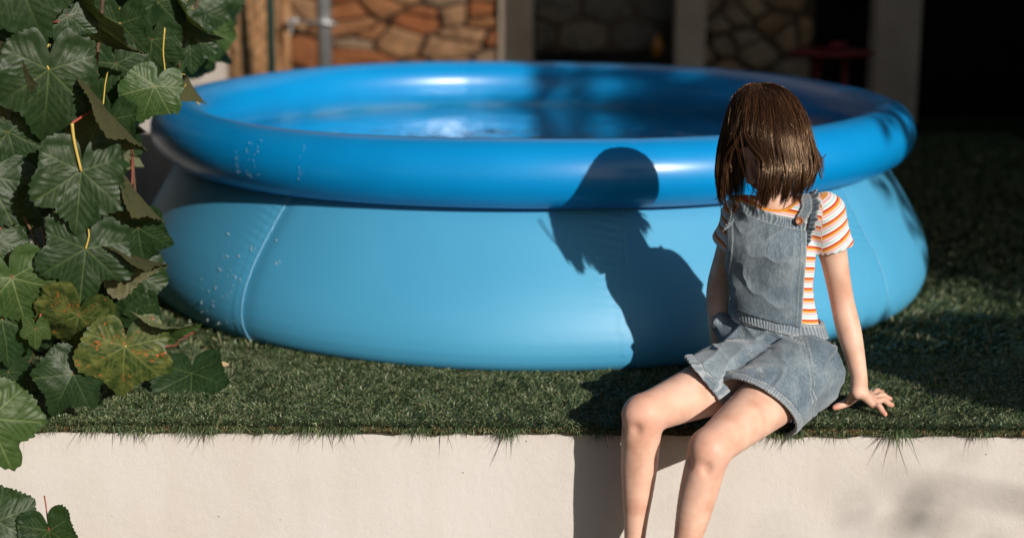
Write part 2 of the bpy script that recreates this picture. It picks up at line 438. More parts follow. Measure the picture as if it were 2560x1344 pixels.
# inside liner + water
prof = [(1.075, 0.47), (1.085, 0.41), (1.09, 0.38), (1.08, 0.34), (1.04, 0.32), (0.9, 0.315), (0.6, 0.312), (0.0, 0.31)]
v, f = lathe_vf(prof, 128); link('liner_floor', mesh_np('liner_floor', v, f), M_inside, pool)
nw = 120; rr_ = np.linspace(0, 1.10, nw)
v, f = lathe_vf([(r_, 0.405) for r_ in rr_[::-1]], 200)
v[:, 2] += 0.0035*fbm(v, 6, 3, 3)+0.0012*fbm(v, 22, 2, 8)
link('water', mesh_np('water', v, f[:, ::-1]), M_water, pool)
# droplets on the outside
def ring_pt(a, b, e=0.0):
    return np.array([(PR+(Pr+e)*math.cos(b))*math.sin(a), -(PR+(Pr+e)*math.cos(b))*math.cos(a), PH+(Pr+e)*math.sin(b)])
dro = []
rd = random.Random(5)
def drop(p, n, r, stretch=1.0):
    bm = bmesh.new(); bmesh.ops.create_icosphere(bm, subdivisions=2, radius=1.0)
    vv = np.array([v.co[:] for v in bm.verts]); ff = np.array([[v.index for v in f.verts] for f in bm.faces]); bm.free()
    vv = vv*np.array([r, r*0.8, r*stretch])
    dro.append((vv+p, ff))
for q in range(60):
    a = math.radians(rd.choice([-46, -45, -43.5, -42, -40.5, -38.8, -33])+rd.uniform(-0.7, 0.7)); zq = rd.uniform(0.03, 0.26)
    r_ = np.interp(zq, pz[::-1], pr_[::-1])*(1+0.060*max(math.cos(a), 0)**2*(0.42-zq)/0.40)
    drop(np.array([r_*math.sin(a), -r_*math.cos(a), zq]), None, rd.choice([.0006, .0008, .001, .0018]), rd.uniform(1, 2.2))
for q in range(45):
    a = math.radians(rd.choice([-42, -40, -38.5, -31, -30.8])+rd.uniform(-0.35, 0.35)); b = rd.uniform(-0.5, 0.75)
    drop(ring_pt(a, b, 0.0005), None, rd.uniform(0.0004, 0.0009), rd.uniform(1, 3.2))
for (px, py) in ((570, 585), (597, 640), (690, 658), (1398, 716), (1065, 531), (690, 600), (1150, 790), (1690, 740), (1700, 790)):
    # find on liner
    best = None
    for a in np.linspace(-0.9, 0.9, 400):
        for zq in (None,):
            pass
    d = _R @ np.array([(px-1280)/FPX, -(py-672)/FPX, -1.0])
    for tq in np.linspace(3.9, 5.2, 1200):
        p = CAM+d*tq; r_ = np.hypot(p[0]-PC[0], p[1]-PC[1])
        if 0 < p[2] < 0.4 and r_ < np.interp(p[2], pz[::-1], pr_[::-1])*(1+0.060*((PC[1]-p[1])/r_)**2*(0.42-p[2])/0.40):
            drop(p-np.array([PC[0], PC[1], 0]), None, rd.uniform(0.0018, 0.0032), 1.15); break
v, f = merge(dro); o = link('water_droplets', mesh_np('water_droplets', v, f), M_drop, pool); tag(o, kind='stuff')
# hose connectors on the left flank
for zq, rq in ((0.205, 0.026), (0.15, 0.020)):
    a = math.radians(-73); r_ = np.interp(zq, pz[::-1], pr_[::-1])
    n_ = np.array([math.sin(a), -math.cos(a), 0]); p = n_*r_+np.array([0, 0, zq])
    P_ = [p-n_*0.01, p+n_*0.008, p+n_*0.009, p+n_*0.022, p+n_*0.023]
    vv_, ff_ = tube_vf(P_, [rq*1.4, rq*1.4, rq, rq, rq*0.8], 20)
    link('hose_connector', mesh_np('hose_connector', vv_, ff_), M_white, pool)

# ------------------------------------------------------------------ background materials
def stone_mat(name, stops, bumpy=0.5):
    t = NT(name)
    oi = t.node('ObjectInfo')
    c = t.ramp(oi.outputs['Random'], stops, 'LINEAR')
    sh = t.node('VectorMath', operation='ADD'); t.l.new(t.geo(), sh.inputs[0])
    n = t.noise(14, 6, 0.65, vec=t.geo())
    c = t.mix(0.75, c, t.ramp(n, [(0.3, (0.35, 0.30, 0.27)), (0.55, (0.9, 0.86, 0.8)), (0.75, (1.0, 0.8, 0.6))]), 'MULTIPLY')
    t.set(color=c, rough=0.9, spec=0.2)
    t.bump(t.noise(40, 5, 0.65, vec=t.geo()), bumpy, 0.02)
    return t.m
M_stone = stone_mat('sandstone', [(0.0, (0.17, 0.058, 0.022)), (0.3, (0.21, 0.092, 0.04)), (0.6, (0.23, 0.13, 0.068)), (1.0, (0.15, 0.11, 0.078))])
M_stone2 = stone_mat('weathered_stone', [(0.0, (0.42, 0.27, 0.14)), (0.5, (0.52, 0.40, 0.26)), (1.0, (0.36, 0.31, 0.24))])
M_block = stone_mat('grey_block', [(0.0, (0.16, 0.15, 0.13)), (0.5, (0.22, 0.21, 0.18)), (1.0, (0.28, 0.25, 0.19))])
t = NT('mortar'); t.set(color=t.ramp(t.noise(12, 4), [(0.3, (0.025, 0.018, 0.012)), (0.7, (0.055, 0.04, 0.028))]), rough=0.95, spec=0.1); M_mortar = t.m
t = NT('mortar_pale'); t.set(color=(0.16, 0.12, 0.085), rough=0.95, spec=0.1); M_mortar2 = t.m  # paler copy of the mortar, lightens the joints of the shaded walls
t = NT('pillar_render'); t.set(color=t.ramp(t.noise(5, 5), [(0.3, (0.44, 0.36, 0.28)), (0.7, (0.56, 0.47, 0.37))]), rough=0.9, spec=0.1); t.bump(t.noise(60, 4), 0.4, 0.01); M_pillar = t.m
t = NT('shade_black'); t.set(color=t.ramp(t.noise(4, 4), [(0.3, (0.012, 0.010, 0.009)), (0.7, (0.025, 0.021, 0.018))]), rough=0.9, spec=0.1); M_dark = t.m  # near black colour holds the deep shade of doorway and right wall
t = NT('bark')
mb = t.map((7, 7, 1.6)); n1 = t.noise(3.0, 6, 0.7, vec=mb, dist=0.6)
t.set(color=t.ramp(n1, [(0.32, (0.04, 0.02, 0.01)), (0.5, (0.26, 0.14, 0.065)), (0.75, (0.42, 0.27, 0.15))]), rough=0.95, spec=0.1); t.bump(n1, 0.9, 0.03); M_bark = t.m
t = NT('galvanised_steel'); t.set(color=t.ramp(t.noise(20, 3), [(0.3, (0.30, 0.31, 0.32)), (0.7, (0.42, 0.43, 0.44))]), rough=0.42, metal=0.7); M_galv = t.m
t = NT('green_paint'); t.set(color=(0.012, 0.035, 0.028), rough=0.4); M_gpost = t.m
t = NT('red_paint'); t.set(color=(0.17, 0.008, 0.012), rough=0.35); M_red = t.m
t = NT('amber_glass'); t.set(color=(0.35, 0.15, 0.02), rough=0.25); M_amber = t.m
t = NT('house_render'); t.set(color=(0.30, 0.25, 0.20), rough=0.9); M_house = t.m

# ------------------------------------------------------------------ stone walls
def clip_poly(poly, m, n):
    out = []
    for a, b in zip(poly, poly[1:]+poly[:1]):
        da = (a[0]-m[0])*n[0]+(a[1]-m[1])*n[1]; db = (b[0]-m[0])*n[0]+(b[1]-m[1])*n[1]
        if da <= 0: out.append(a)
        if (da < 0) != (db < 0) and da != db:
            q = da/(da-db); out.append((a[0]+(b[0]-a[0])*q, a[1]+(b[1]-a[1])*q))
    return out
def stone_wall(name, label, x0, x1, z1, Y, mat, seed, cw=0.23, ch=0.145, gap=0.014, regular=False, depth=0.035, ztop=2.5):
    r = random.Random(seed)
    w = empty(name, ((x0+x1)/2, Y, 0)); tag(w, label, 'wall')
    v, f = box_vf((0, 0.16, ztop/2), ((x1-x0)/2, 0.16, ztop/2)); link('mortar_core', mesh_np('mortar_core', v, f), M_mortar if mat is M_stone else M_mortar2, w, smooth=False)
    pts = []; rows = int(z1/ch)+1
    for j in range(-1, rows+1):
        cx = x0-cw+(0.5*cw if j % 2 else 0)
        while cx < x1+cw:
            jx = 0.06 if regular else 0.62
            pts.append((cx+r.uniform(-jx, jx)*cw, (j+0.5+r.uniform(-jx, jx)*0.9)*ch)); cx += cw*(1 if regular else r.choice([0.45, 0.8, 1.1, 1.7]))
    asp = cw/ch*(0.9 if regular else 1.05)
    for p in pts:
        if not (x0-0.02 < p[0] < x1+0.02 and -0.05 < p[1] < z1+0.05): continue
        poly = [(x0, 0), (x1, 0), (x1, z1), (x0, z1)]
        for q in pts:
            if q is p or abs(q[0]-p[0]) > 3*cw or abs(q[1]-p[1]) > 4*ch: continue
            m = ((p[0]+q[0])/2, (p[1]+q[1])/2); n = ((q[0]-p[0]), (q[1]-p[1])*asp*asp)
            poly = clip_poly(poly, m, n)
            if len(poly) < 3: break
        if len(poly) < 3: continue
        # inset
        ar = 0; cx = cy = 0
        for a, b in zip(poly, poly[1:]+poly[:1]):
            k = a[0]*b[1]-b[0]*a[1]; ar += k; cx += (a[0]+b[0])*k; cy += (a[1]+b[1])*k
        if abs(ar) < 1e-4: continue
        cx /= 3*ar; cy /= 3*ar
        ins = []
        for a in poly:
            L = math.hypot(a[0]-cx, a[1]-cy); k = max(0.15, (L-gap*r.uniform(0.7, 1.5))/L) if L > 0 else 1
            ins.append((cx+(a[0]-cx)*k, cy+(a[1]-cy)*k))
        # round corners by corner cutting, with unevenness
        for _ in range(1):
            o2 = []
            for a, b in zip(ins, ins[1:]+ins[:1]):
                c1, c2 = (0.10, 0.90) if regular else (0.07, 0.93)
                o2.append((a[0]+(b[0]-a[0])*c1, a[1]+(b[1]-a[1])*c1)); o2.append((a[0]+(b[0]-a[0])*c2, a[1]+(b[1]-a[1])*c2))
            ins = o2
        ins = [(a_+r.uniform(-.006, .006), b_+r.uniform(-.005, .005)) for a_, b_ in ins] if not regular else ins
        n = len(ins); d = depth*r.uniform(0.6, 1.25); tx = r.uniform(-0.08, 0.08); tz = r.uniform(-0.08, 0.08)
        V = []
        for (sc, dd) in ((1.0, -0.002), (0.985, d*0.55), (0.90, d*0.92), (0.5, d)):
            for (a, b) in ins:
                xx = cx+(a-cx)*sc; zz = cy+(b-cy)*sc
                V.append((xx-cx, -dd-(tx*(xx-cx)+tz*(zz-cy))*(1 if dd > 0 else 0)+(r.uniform(-0.004, 0.004) if dd > 0 else 0), zz-cy))
        V.append((0, -d*1.02, 0)); F4 = []; F3 = []
        for s_ in range(3):
            for q in range(n): F4.append((s_*n+q, s_*n+(q+1) % n, (s_+1)*n+(q+1) % n, (s_+1)*n+q))
        for q in range(n): F3.append((3*n+q, 3*n+(q+1) % n, 4*n))
        o = link('stone' if not regular else 'block', mesh_np('stone', V, [np.array(F4), np.array(F3)]), mat, w, smooth=True)
        o.location = (cx-w.location.x, 0.0, cy)
    return w
YB = 5.6
X = lambda px, Y: float(at(px, 80, Y)[0])
stone_wall('stone_wall', 'sunlit wall of irregular orange sandstones behind the left half of the pool', -2.35, X(1250, YB), 1.15, YB, M_stone, 3, cw=0.235, ch=0.115, gap=0.008)
stone_wall('block_wall', 'shaded wall of flat grey blocks between the first and second pillar', X(1330, YB+.5), X(1700, YB+.5), 1.15, YB+0.5, M_block, 5, cw=0.30, ch=0.17, regular=True, gap=0.010, depth=0.018)
stone_wall('stone_wall', 'dim wall of rounded brown stones between the second pillar and the dark doorway', X(1755, YB+.5), X(2035, YB+.5), 1.15, YB+0.5, M_stone2, 9, cw=0.22, ch=0.16)
rnd = empty('doorway', (X(2110, YB+.55), YB+0.55, 0)); tag(rnd, 'doorway coloured near black for shade between brown stones and the rightmost pillar', 'doorway')
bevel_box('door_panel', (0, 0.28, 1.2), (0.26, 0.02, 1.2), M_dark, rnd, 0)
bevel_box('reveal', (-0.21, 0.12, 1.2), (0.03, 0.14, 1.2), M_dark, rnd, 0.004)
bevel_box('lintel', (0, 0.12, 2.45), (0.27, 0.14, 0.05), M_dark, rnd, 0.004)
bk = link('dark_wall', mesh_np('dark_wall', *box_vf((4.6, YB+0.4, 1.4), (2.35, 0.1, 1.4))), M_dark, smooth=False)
tag(bk, 'wall coloured near black for deep shade right of the rightmost pillar', 'wall')
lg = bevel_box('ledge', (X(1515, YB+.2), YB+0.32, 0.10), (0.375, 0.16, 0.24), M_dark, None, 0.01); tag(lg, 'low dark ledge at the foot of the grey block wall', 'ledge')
for (a, b, lab, Yp) in ((1247, 1333, 'grey brown square pillar where the sunlit stones end', YB-0.05), (1690, 1765, 'grey brown square pillar between grey blocks and brown stones', YB+0.05), (2189, 2302, 'pale beige square pillar right of the dark doorway', YB-0.1)):
    xa, xb = X(a, Yp), X(b, Yp)
    o = bevel_box('pillar', ((xa+xb)/2, Yp+0.08, 1.25), ((xb-xa)/2, 0.09, 1.25), M_pillar, None, 0.008); tag(o, lab, 'pillar', 'square pillars along the back of the terrace')

# tree trunk behind the fence
def bark_tube(name, P, R, mat, parent, n=72, m=160, amp=0.1):
    P = smooth_path(P, m); R = np.interp(np.linspace(0, 1, m), np.linspace(0, 1, len(R)), R)
    v, f = tube_vf(P, R, n)
    c = np.repeat(P, n, axis=0); d = v[:m*n]-c
    ang = np.tile(np.arange(n)/n*2*np.pi, m); h = np.repeat(np.linspace(0, 1, m)*6, n)
    q = np.stack([np.cos(ang)*3, np.sin(ang)*3, h*0.8], -1)
    dis = 1+amp*(1-2*np.abs(fbm(q, 1.6, 3, 4)))+amp*0.5*fbm(q, 5, 2, 8)
    v[:m*n] = c+d*dis[:, None]
    return link(name, mesh_np(name, v, f), mat, parent)
tc = at(612, 80, 4.9)
tr_ = empty('tree', (tc[0], 4.9, 0)); tag(tr_, 'tree trunk with sunlit orange brown bark behind the leaves and fence', 'tree')
bark_tube('trunk', [(0, 0, -0.02), (0.01, 0, 0.5), (-0.03, 0.02, 1.4), (0.05, 0, 2.6)], [0.20, 0.15, 0.135, 0.12], M_bark, tr_)
bark_tube('limb', [(0.02, 0, 2.4), (0.3, 0.1, 3.0), (0.5, 0.2, 3.7)], [0.09, 0.07, 0.04], M_bark, tr_, n=32, m=60)
bark_tube('limb', [(0.02, 0, 2.4), (-0.3, 0.15, 3.1), (-0.6, 0.1, 3.9)], [0.09, 0.07, 0.04], M_bark, tr_, n=32, m=60)
tc2 = at(717, 80, 4.9)
st_ = bark_tube('sapling_trunk', [(tc2[0], 4.9, 0), (tc2[0]-.005, 4.9, 0.5), (tc2[0]+.01, 4.9, 1.3), (tc2[0], 4.9, 2.4)], [0.026, 0.022, 0.020, 0.018], M_bark, None, n=24, m=80)
tag(st_, 'thin sunlit sapling trunk between the green post and the steel pole', 'tree')

# chain-link fence with green posts
Yf = 4.5; xa, xb = -2.6, float(at(677, 80, Yf)[0])
fe = empty('chain_link_fence', (xb, Yf, 0)); tag(fe, 'chain link fence with dark green post in front of the tree trunk', 'fence')
for xx in (0.0, -1.25):
    v, f = tube_vf([(xx, 0, 0), (xx, 0, 1.5), (xx, 0, 1.505)], [0.021, 0.021, 0.015], 20); link('post', mesh_np('post', v, f), M_gpost, fe)
wires = []
for d_ in (-1, 1):
    k = -1.6
    while k < 1.9:
        pts = [(-1.6 if d_ > 0 else 0, 0), ]
        x_a, x_b = -1.6, 0.0
        z_a, z_b = k, k+1.6
        if d_ < 0: z_a, z_b = z_b, z_a
        # clip to 0..1.4
        ts = [t_ for t_ in np.linspace(0, 1, 60) if 0 <= z_a+(z_b-z_a)*t_ <= 1.4]
        if len(ts) > 2:
            P_ = [(x_a+(x_b-x_a)*t_, -0.003*d_, z_a+(z_b-z_a)*t_) for t_ in (ts[0], (ts[0]+ts[-1])/2, ts[-1])]
            wires.append(tube_vf(P_, 0.0017, 4, cap=False))
        k += 0.07
v, f = merge(wires); o = link('wire_mesh', mesh_np('wire_mesh', v, f), M_gpost, fe); tag(o, kind='stuff')

# galvanised pole with clamp and brace bar
pp = at(810, 80, 4.85)
gp_ = empty('steel_pole', (pp[0], 4.85, 0)); tag(gp_, 'round galvanised steel pole with clamp in front of the orange stones', 'pole')
v, f = tube_vf([(0, 0, 0), (0, 0, 1.2), (0, 0, 2.2), (0, 0, 2.205)], [0.038, 0.038, 0.038, 0.03], 32); link('tube', mesh_np('tube', v, f), M_galv, gp_)
zb_ = float(at(790, 58, 4.80)[2])
v, f = tube_vf([(-0.13, -0.045, zb_+0.005), (0.0, -0.047, zb_), (0.07, -0.045, zb_-0.004)], 0.007, 10); link('brace_bar', mesh_np('brace_bar', v, f), M_galv, gp_)
v, f = tube_vf([(0, 0, zb_-0.02), (0, 0, zb_+0.02)], 0.043, 32); link('collar', mesh_np('collar', v, f), M_galv, gp_)
cl = empty('clamp', (-0.15, -0.045, zb_+0.005)); cl.parent = gp_
bevel_box('clamp_jaw', (0, 0, 0.004), (0.026, 0.018, 0.013), M_galv, cl, 0.005)
bevel_box('clamp_lever', (-0.012, -0.01, -0.035), (0.006, 0.005, 0.028), M_galv, cl, 0.003)
v, f = tube_vf([(0.01, -0.02, 0.005), (0.01, -0.034, 0.005)], 0.009, 12); link('bolt', mesh_np('bolt', v, f), M_galv, cl)

# unseen upper storey, added over the ground floor behind the pool to block skylight
up = empty('building', (0.0, YB+0.6, 0)); tag(up, 'unseen upper storey added above the stone walls and pillars to block sky light', 'building')
bevel_box('facade', (0.5, 0, 3.85), (4.2, 0.70, 1.33), M_house, up, 0.01)
bevel_box('roof', (0.5, -0.1, 5.24), (4.4, 0.95, 0.05), M_dark, up, 0.01)
# red round table in the doorway
tt_ = at(2080, 127, 5.05)
tb = empty('garden_table', (tt_[0], 5.05, 0)); tag(tb, 'small round red metal table standing before the dark doorway', 'table')
H_ = float(tt_[2])
v, f = lathe_vf([(0.0, H_-0.012), (0.20, H_-0.012), (0.22, H_-0.018), (0.226, H_-0.008), (0.222, H_), (0.0, H_+0.002)][::-1], 48); link('tabletop', mesh_np('tabletop', v, f), M_red, tb)
for k in range(4):
    a = k*math.pi/2+0.5
    v, f = tube_vf([(0.09*math.cos(a), 0.09*math.sin(a), H_-0.015), (0.11*math.cos(a), 0.11*math.sin(a), H_*0.5), (0.17*math.cos(a), 0.17*math.sin(a), 0)], 0.009, 10)
    link('leg', mesh_np('leg', v, f), M_red, tb)
v, f = lathe_vf([(0.0, H_+0.045), (0.03, H_+0.045), (0.05, H_+0.03), (0.052, H_+0.02), (0.02, H_+0.004), (0.0, H_+0.004)], 24, c=(tt_[0]+0.03, 5.05, 0)); o = link('bowl', mesh_np('bowl', v, f), M_red); tag(o, 'small dark red bowl on the round red table', 'bowl')
am = at(1645, 103, 5.75); zl = 0.34
v, f = lathe_vf([(0.0, am[2]+0.035), (0.012, am[2]+0.035), (0.014, am[2]+0.01), (0.03, am[2]-0.01), (0.032, zl+0.004), (0.0, zl+0.001)], 24, c=(am[0], 5.78, 0)); o = link('jar', mesh_np('jar', v, f), M_amber); tag(o, 'small amber jar on the dark ledge before the grey blocks', 'jar')

# side wall behind the vine
me = wall_sheet('side_wall', -0.2, 4.3, 0.0, -0.05, 0.50, M_sidewall, 0.2)
sw = link('side_wall', me, M_sidewall); sw.rotation_euler = (0, 0, math.pi/2); sw.location = (-1.36, 0.0, 0)
tag(sw, 'low white rendered wall beside the pool behind the grape leaves', 'wall')

# house and tree to the right, outside the frame: they throw the shade on the back of the terrace
hs = empty('house', (4.6, 3.88, 0)); tag(hs, 'rendered house wing right of the terrace shading its back', 'house')
bevel_box('wall', (0, 0, 1.9), (1.6, 2.82, 1.9), M_house, hs, 0.01)
bevel_box('roof', (0, 0, 3.9), (1.65, 2.86, 0.09), M_dark, hs, 0.02)
t = NT('tree_foliage'); t.set(color=(0.05, 0.09, 0.03), rough=0.5); M_fol = t.m
gt = empty('garden_tree', (4.9, -2.5, -0.35)); tag(gt, 'leafy garden tree right of the terrace throwing dappled shade', 'tree')
bark_tube('trunk', [(0, 0, 0), (0.05, 0, 1.0), (-0.05, 0, 2.2), (0, 0, 3.2)], [0.16, 0.12, 0.10, 0.06], M_bark, gt, n=32, m=60)
bark_tube('limb', [(0, 0, 1.2), (-0.8, 0, 1.5), (-1.8, 0, 1.66)], [0.05, 0.03, 0.012], M_bark, gt, n=16, m=40)
bark_tube('limb', [(0, 0, 1.6), (-0.2, -2.0, 2.4), (0.45, -4.0, 3.45)], [0.03, 0.012, 0.006], M_bark, gt, n=16, m=40)
fr2 = np.random.default_rng(44)
def cloud(n, c, r_, thr, sc, sz, pw=2.4):
    d = fr2.normal(0, 1, (n, 3)); d /= np.linalg.norm(d, axis=1)[:, None]; p = np.array(c)+d*(fr2.random(n)**(1/pw))[:, None]*np.array(r_)
    p = p[fbm(p, sc, 2, 5) > thr]; n = len(p)
    a = fr2.normal(0, 1, (n, 3)); a /= np.linalg.norm(a, axis=1)[:, None]; b = np.cross(a, fr2.normal(0, 1, (n, 3))); b /= np.linalg.norm(b, axis=1)[:, None]
    s_ = fr2.uniform(sz*.6, sz*1.3, n)[:, None]
    return np.stack([p-a*s_, p+b*s_*.55, p+a*s_, p-b*s_*.55], 1).reshape(-1, 3)
V = np.vstack([cloud(8500, (0.30, 0, 3.30), (1.6, 1.2, 1.05), -0.5, 1.5, 0.06, 1.6), cloud(5000, (-1.0, 0, 1.83), (0.95, 0.45, 0.24), -0.5, 4.0, 0.045), cloud(3500, (0.3, 0, 2.0), (1.1, 0.7, 0.8), -0.8, 2.0, 0.07), cloud(120, (0.45, -4.0, 3.45), (0.62, 0.4, 0.36), 0.0, 3.0, 0.032)])
o = link('crown', mesh_np('crown', V, np.arange(len(V)).reshape(-1, 4)), M_fol, gt, smooth=False); tag(o, kind='stuff')

# ------------------------------------------------------------------ grape vine
def leaf_mat(name, stops, vein, back, yellow=False):
    t = NT(name)
    oi = t.node('ObjectInfo'); v = t.attr('vein'); rr_ = t.attr('rim')
    nz = t.noise(9, 5, 0.6)
    c = t.ramp(nz, stops)
    c = t.mix(t.math('MULTIPLY', oi.outputs['Random'], 0.25), c, (stops[-1][1][0]*1.7, stops[-1][1][1]*1.15, stops[-1][1][2]*0.9))
    if yellow:
        nv = t.noise(4.5, 3, 0.6); cv = t.ramp(nv, [(0.42, (0.028, 0.05, 0.012)), (0.66, (0.11, 0.12, 0.03))])
        c = t.mix(t.math('SUBTRACT', 1.0, v, clamp=True), c, cv)
        sp = t.noise(13, 3, 0.6, dist=0.8); big = t.noise(3.1, 2)
        m = t.math('MULTIPLY', t.math('GREATER_THAN', sp, 0.60), t.math('GREATER_THAN', big, 0.57))
        c = t.mix(m, c, (0.34, 0.09, 0.025))
    c = t.mix(t.math('MULTIPLY', v, 0.75), c, vein)
    g = t.node('NewGeometry')
    cb = t.mix(t.math('MULTIPLY', v, 0.9), back, tuple(x*1.5 for x in back))
    c = t.mix(g.outputs['Backfacing'], c, cb)
    t.set(color=c, rough=t.math('ADD', t.math('MULTIPLY', g.outputs['Backfacing'], 0.3), 0.44), spec=0.25)
    # fine reticulate relief
    vo = t.node('TexVoronoi', feature='DISTANCE_TO_EDGE'); vo.inputs['Scale'].default_value = 30; t.l.new(t.obj(), vo.inputs['Vector'])
    bh = t.math('ADD', t.math('MULTIPLY', t.math('MINIMUM', vo.outputs['Distance'], 0.25), 0.9), t.math('MULTIPLY', t.noise(12, 3), 0.8))
    nrm = t.bump(bh, 0.08, 0.03)
    tl = t.node('BsdfTranslucent'); tl.inputs['Color'].default_value = (0.16, 0.26, 0.03, 1)
    ms = t.node('MixShader'); ms.inputs[0].default_value = 0.15
    t.l.new(t.b.outputs[0], ms.inputs[1]); t.l.new(tl.outputs[0], ms.inputs[2]); t.l.new(ms.outputs[0], t.out.inputs['Surface'])
    return t.m
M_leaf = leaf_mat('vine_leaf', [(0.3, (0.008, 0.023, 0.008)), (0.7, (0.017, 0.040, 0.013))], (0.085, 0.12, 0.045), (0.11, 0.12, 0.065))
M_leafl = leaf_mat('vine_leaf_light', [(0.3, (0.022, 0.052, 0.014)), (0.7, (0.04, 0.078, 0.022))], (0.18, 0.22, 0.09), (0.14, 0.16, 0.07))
M_leafy = leaf_mat('vine_leaf_turning', [(0.3, (0.06, 0.095, 0.022)), (0.7, (0.12, 0.15, 0.035))], (0.13, 0.15, 0.05), (0.2, 0.19, 0.08), True)
M_leafd = leaf_mat('vine_leaf_olive', [(0.3, (0.05, 0.055, 0.028)), (0.7, (0.10, 0.10, 0.05))], (0.20, 0.19, 0.10), (0.055, 0.055, 0.022))
t = NT('petiole_yellow'); t.set(color=(0.42, 0.30, 0.06), rough=0.5); M_pet = t.m
t = NT('petiole_red'); t.set(color=(0.26, 0.045, 0.03), rough=0.5); M_petr = t.m
t = NT('cane'); t.set(color=t.ramp(t.noise(30, 4), [(0.3, (0.035, 0.02, 0.012)), (0.7, (0.14, 0.075, 0.035))]), rough=0.8); M_cane = t.m
t = NT('dry_leaf'); t.set(color=t.ramp(t.noise(30, 3), [(0.3, (0.30, 0.20, 0.11)), (0.7, (0.55, 0.42, 0.27))]), rough=0.7); M_dry = t.m

def seg_dist(P, a, b):
    d = b-a; L = np.dot(d, d); t_ = np.clip(((P-a) @ d)/L, 0, 1)
    return np.linalg.norm(P-(a+t_[:, None]*d), axis=1), t_
def make_leaf(seed, N=200, M=30, sinus=0.15, lobes=1.0, cup=0.12, fold=0.1, droop=0.15, curl=0.0):
    r = np.random.default_rng(seed)
    th = np.linspace(-np.pi, np.pi, N, endpoint=False)
    ka = np.array([0, 10, 22, 34, 48, 60, 74, 90, 108, 124, 142, 158, 170, 180.])
    kr = np.array([1.06, .93, .80, .76, .84, .91, .82, .72, .73, .77, .72, .62, .45, sinus])
    krl = kr.copy(); krr = kr.copy()
    if lobes != 1: 
        for K in (krl, krr): K[3] *= 1-(lobes-1)*0.3
    krl[1:-1] *= 1+r.normal(0, 0.06, 12); krr[1:-1] *= 1+r.normal(0, 0.06, 12)
    deg = np.degrees(np.abs(th))
    base = np.where(th >= 0, np.interp(deg, ka, krr), np.interp(deg, ka, krl))
    # smooth a little
    for _ in range(4): base = (np.roll(base, 1)+2*base+np.roll(base, -1))/4
    # teeth pointing to the tip, irregular
    ph = np.cumsum(np.interp(np.linspace(0, 1, N), np.linspace(0, 1, 12), r.uniform(0.8, 1.25, 12)))*2*np.pi/(N/44.0)/ (2*np.pi)
    saw = 1-np.abs(((ph*1.0) % 1.0)-0.35)/0.65
    amp = 0.034*np.interp(deg, [0, 140, 165, 180], [1, 1, 0.3, 0])*(1+0.5*np.sin(th*7+seed)+0.4*np.sin(th*17+seed*2))
    out = base*(1+amp*(saw-0.5)*2*0.8)
    s = np.linspace(0, 1, M+1)[1:]**0.85
    R = s[:, None]*out[None, :]
    X = R*np.sin(th)[None, :]; Yv = R*np.cos(th)[None, :]
    P = np.stack([X.ravel(), Yv.ravel()], -1); P = np.vstack([[0, 0], P])
    # veins
    main = []; sec = []
    for a_, L_ in ((0, .98), (52, .86), (-52, .86), (108, .70), (-108, .70)):
        a_ = math.radians(a_+r.normal(0, 2)); d = np.array([math.sin(a_), math.cos(a_)]); main.append((np.zeros(2), d*L_))
        for k in range(5):
            q = 0.16+0.15*k+r.normal(0, 0.012)
            for sg in (-1, 1):
                aa = a_+sg*math.radians(44+r.normal(0, 3)); st = d*q*L_
                ln = (0.46-0.055*k)*(0.8 if abs(a_) > 1.5 else 1)
                sec.append((st, st+np.array([math.sin(aa), math.cos(aa)])*ln))
    dm = np.full(len(P), 9.0); vein = np.zeros(len(P))
    for a, b in main:
        d, t_ = seg_dist(P, a, b); dm = np.minimum(dm, d); vein = np.maximum(vein, np.exp(-(d/(0.013*(1-0.55*t_)))**2))
    ds = dm.copy()
    for a, b in sec:
        d, t_ = seg_dist(P, a, b); ds = np.minimum(ds, d); vein = np.maximum(vein, 0.45*np.exp(-(d/(0.008*(1-0.4*t_)))**2))
    rad = np.hypot(P[:, 0], P[:, 1])
    P3 = np.hstack([P, np.zeros((len(P), 1))])
    z = 0.034*(1-np.exp(-(ds/0.075)**2))*np.clip(rad*2, 0, 1)                  # blade puffs up between veins
    z += 0.055*fbm(P3+seed*3.1, 1.9, 3, seed)
    z += -fold*np.abs(P[:, 0])**1.3*-1 - cup*rad**2 - droop*np.clip(P[:, 1], 0, 2)**2
    z += 0.035*np.sin(np.arctan2(P[:, 0], P[:, 1])*6+seed)*rad**3
    V = np.stack([P[:, 0], P[:, 1], z], -1)
    if curl:
        ang = curl*V[:, 0]; V = np.stack([np.sin(ang)/curl if abs(curl) > 1e-6 else V[:, 0], V[:, 1], V[:, 2]+(np.cos(ang)-1)/curl], -1)
    i = 1+np.arange(M-1)[:, None]*N; j = np.arange(N)[None, :]; k = ((np.arange(N)+1) % N)[None, :]
    F4 = np.stack([i+j, i+N+j, i+N+k, i+k], -1).reshape(-1, 4)
    j = np.arange(N); F3 = np.stack([np.zeros(N, int), 1+j, 1+(j+1) % N], -1)
    me = mesh_np('leaf', V, [F4[:, ::-1], F3[:, ::-1]]); attr(me, 'vein', vein); attr(me, 'rim', rad)
    me.shade_smooth()
    return me
HI = [make_leaf(11), make_leaf(12, sinus=0.1, cup=0.05, fold=0.2), make_leaf(13, droop=0.3, cup=0.1), make_leaf(14, lobes=1.5, fold=0.05), make_leaf(15, cup=0.25), make_leaf(16, fold=0.9, cup=0.0, droop=0.2),
      make_leaf(17, curl=2.2, cup=0, fold=0), make_leaf(18, cup=0.0, fold=0.35, droop=0.5)]
LO = [make_leaf(31+k, N=64, M=8, cup=0.1+0.05*k, droop=0.1*k, fold=0.15*k) for k in range(5)]
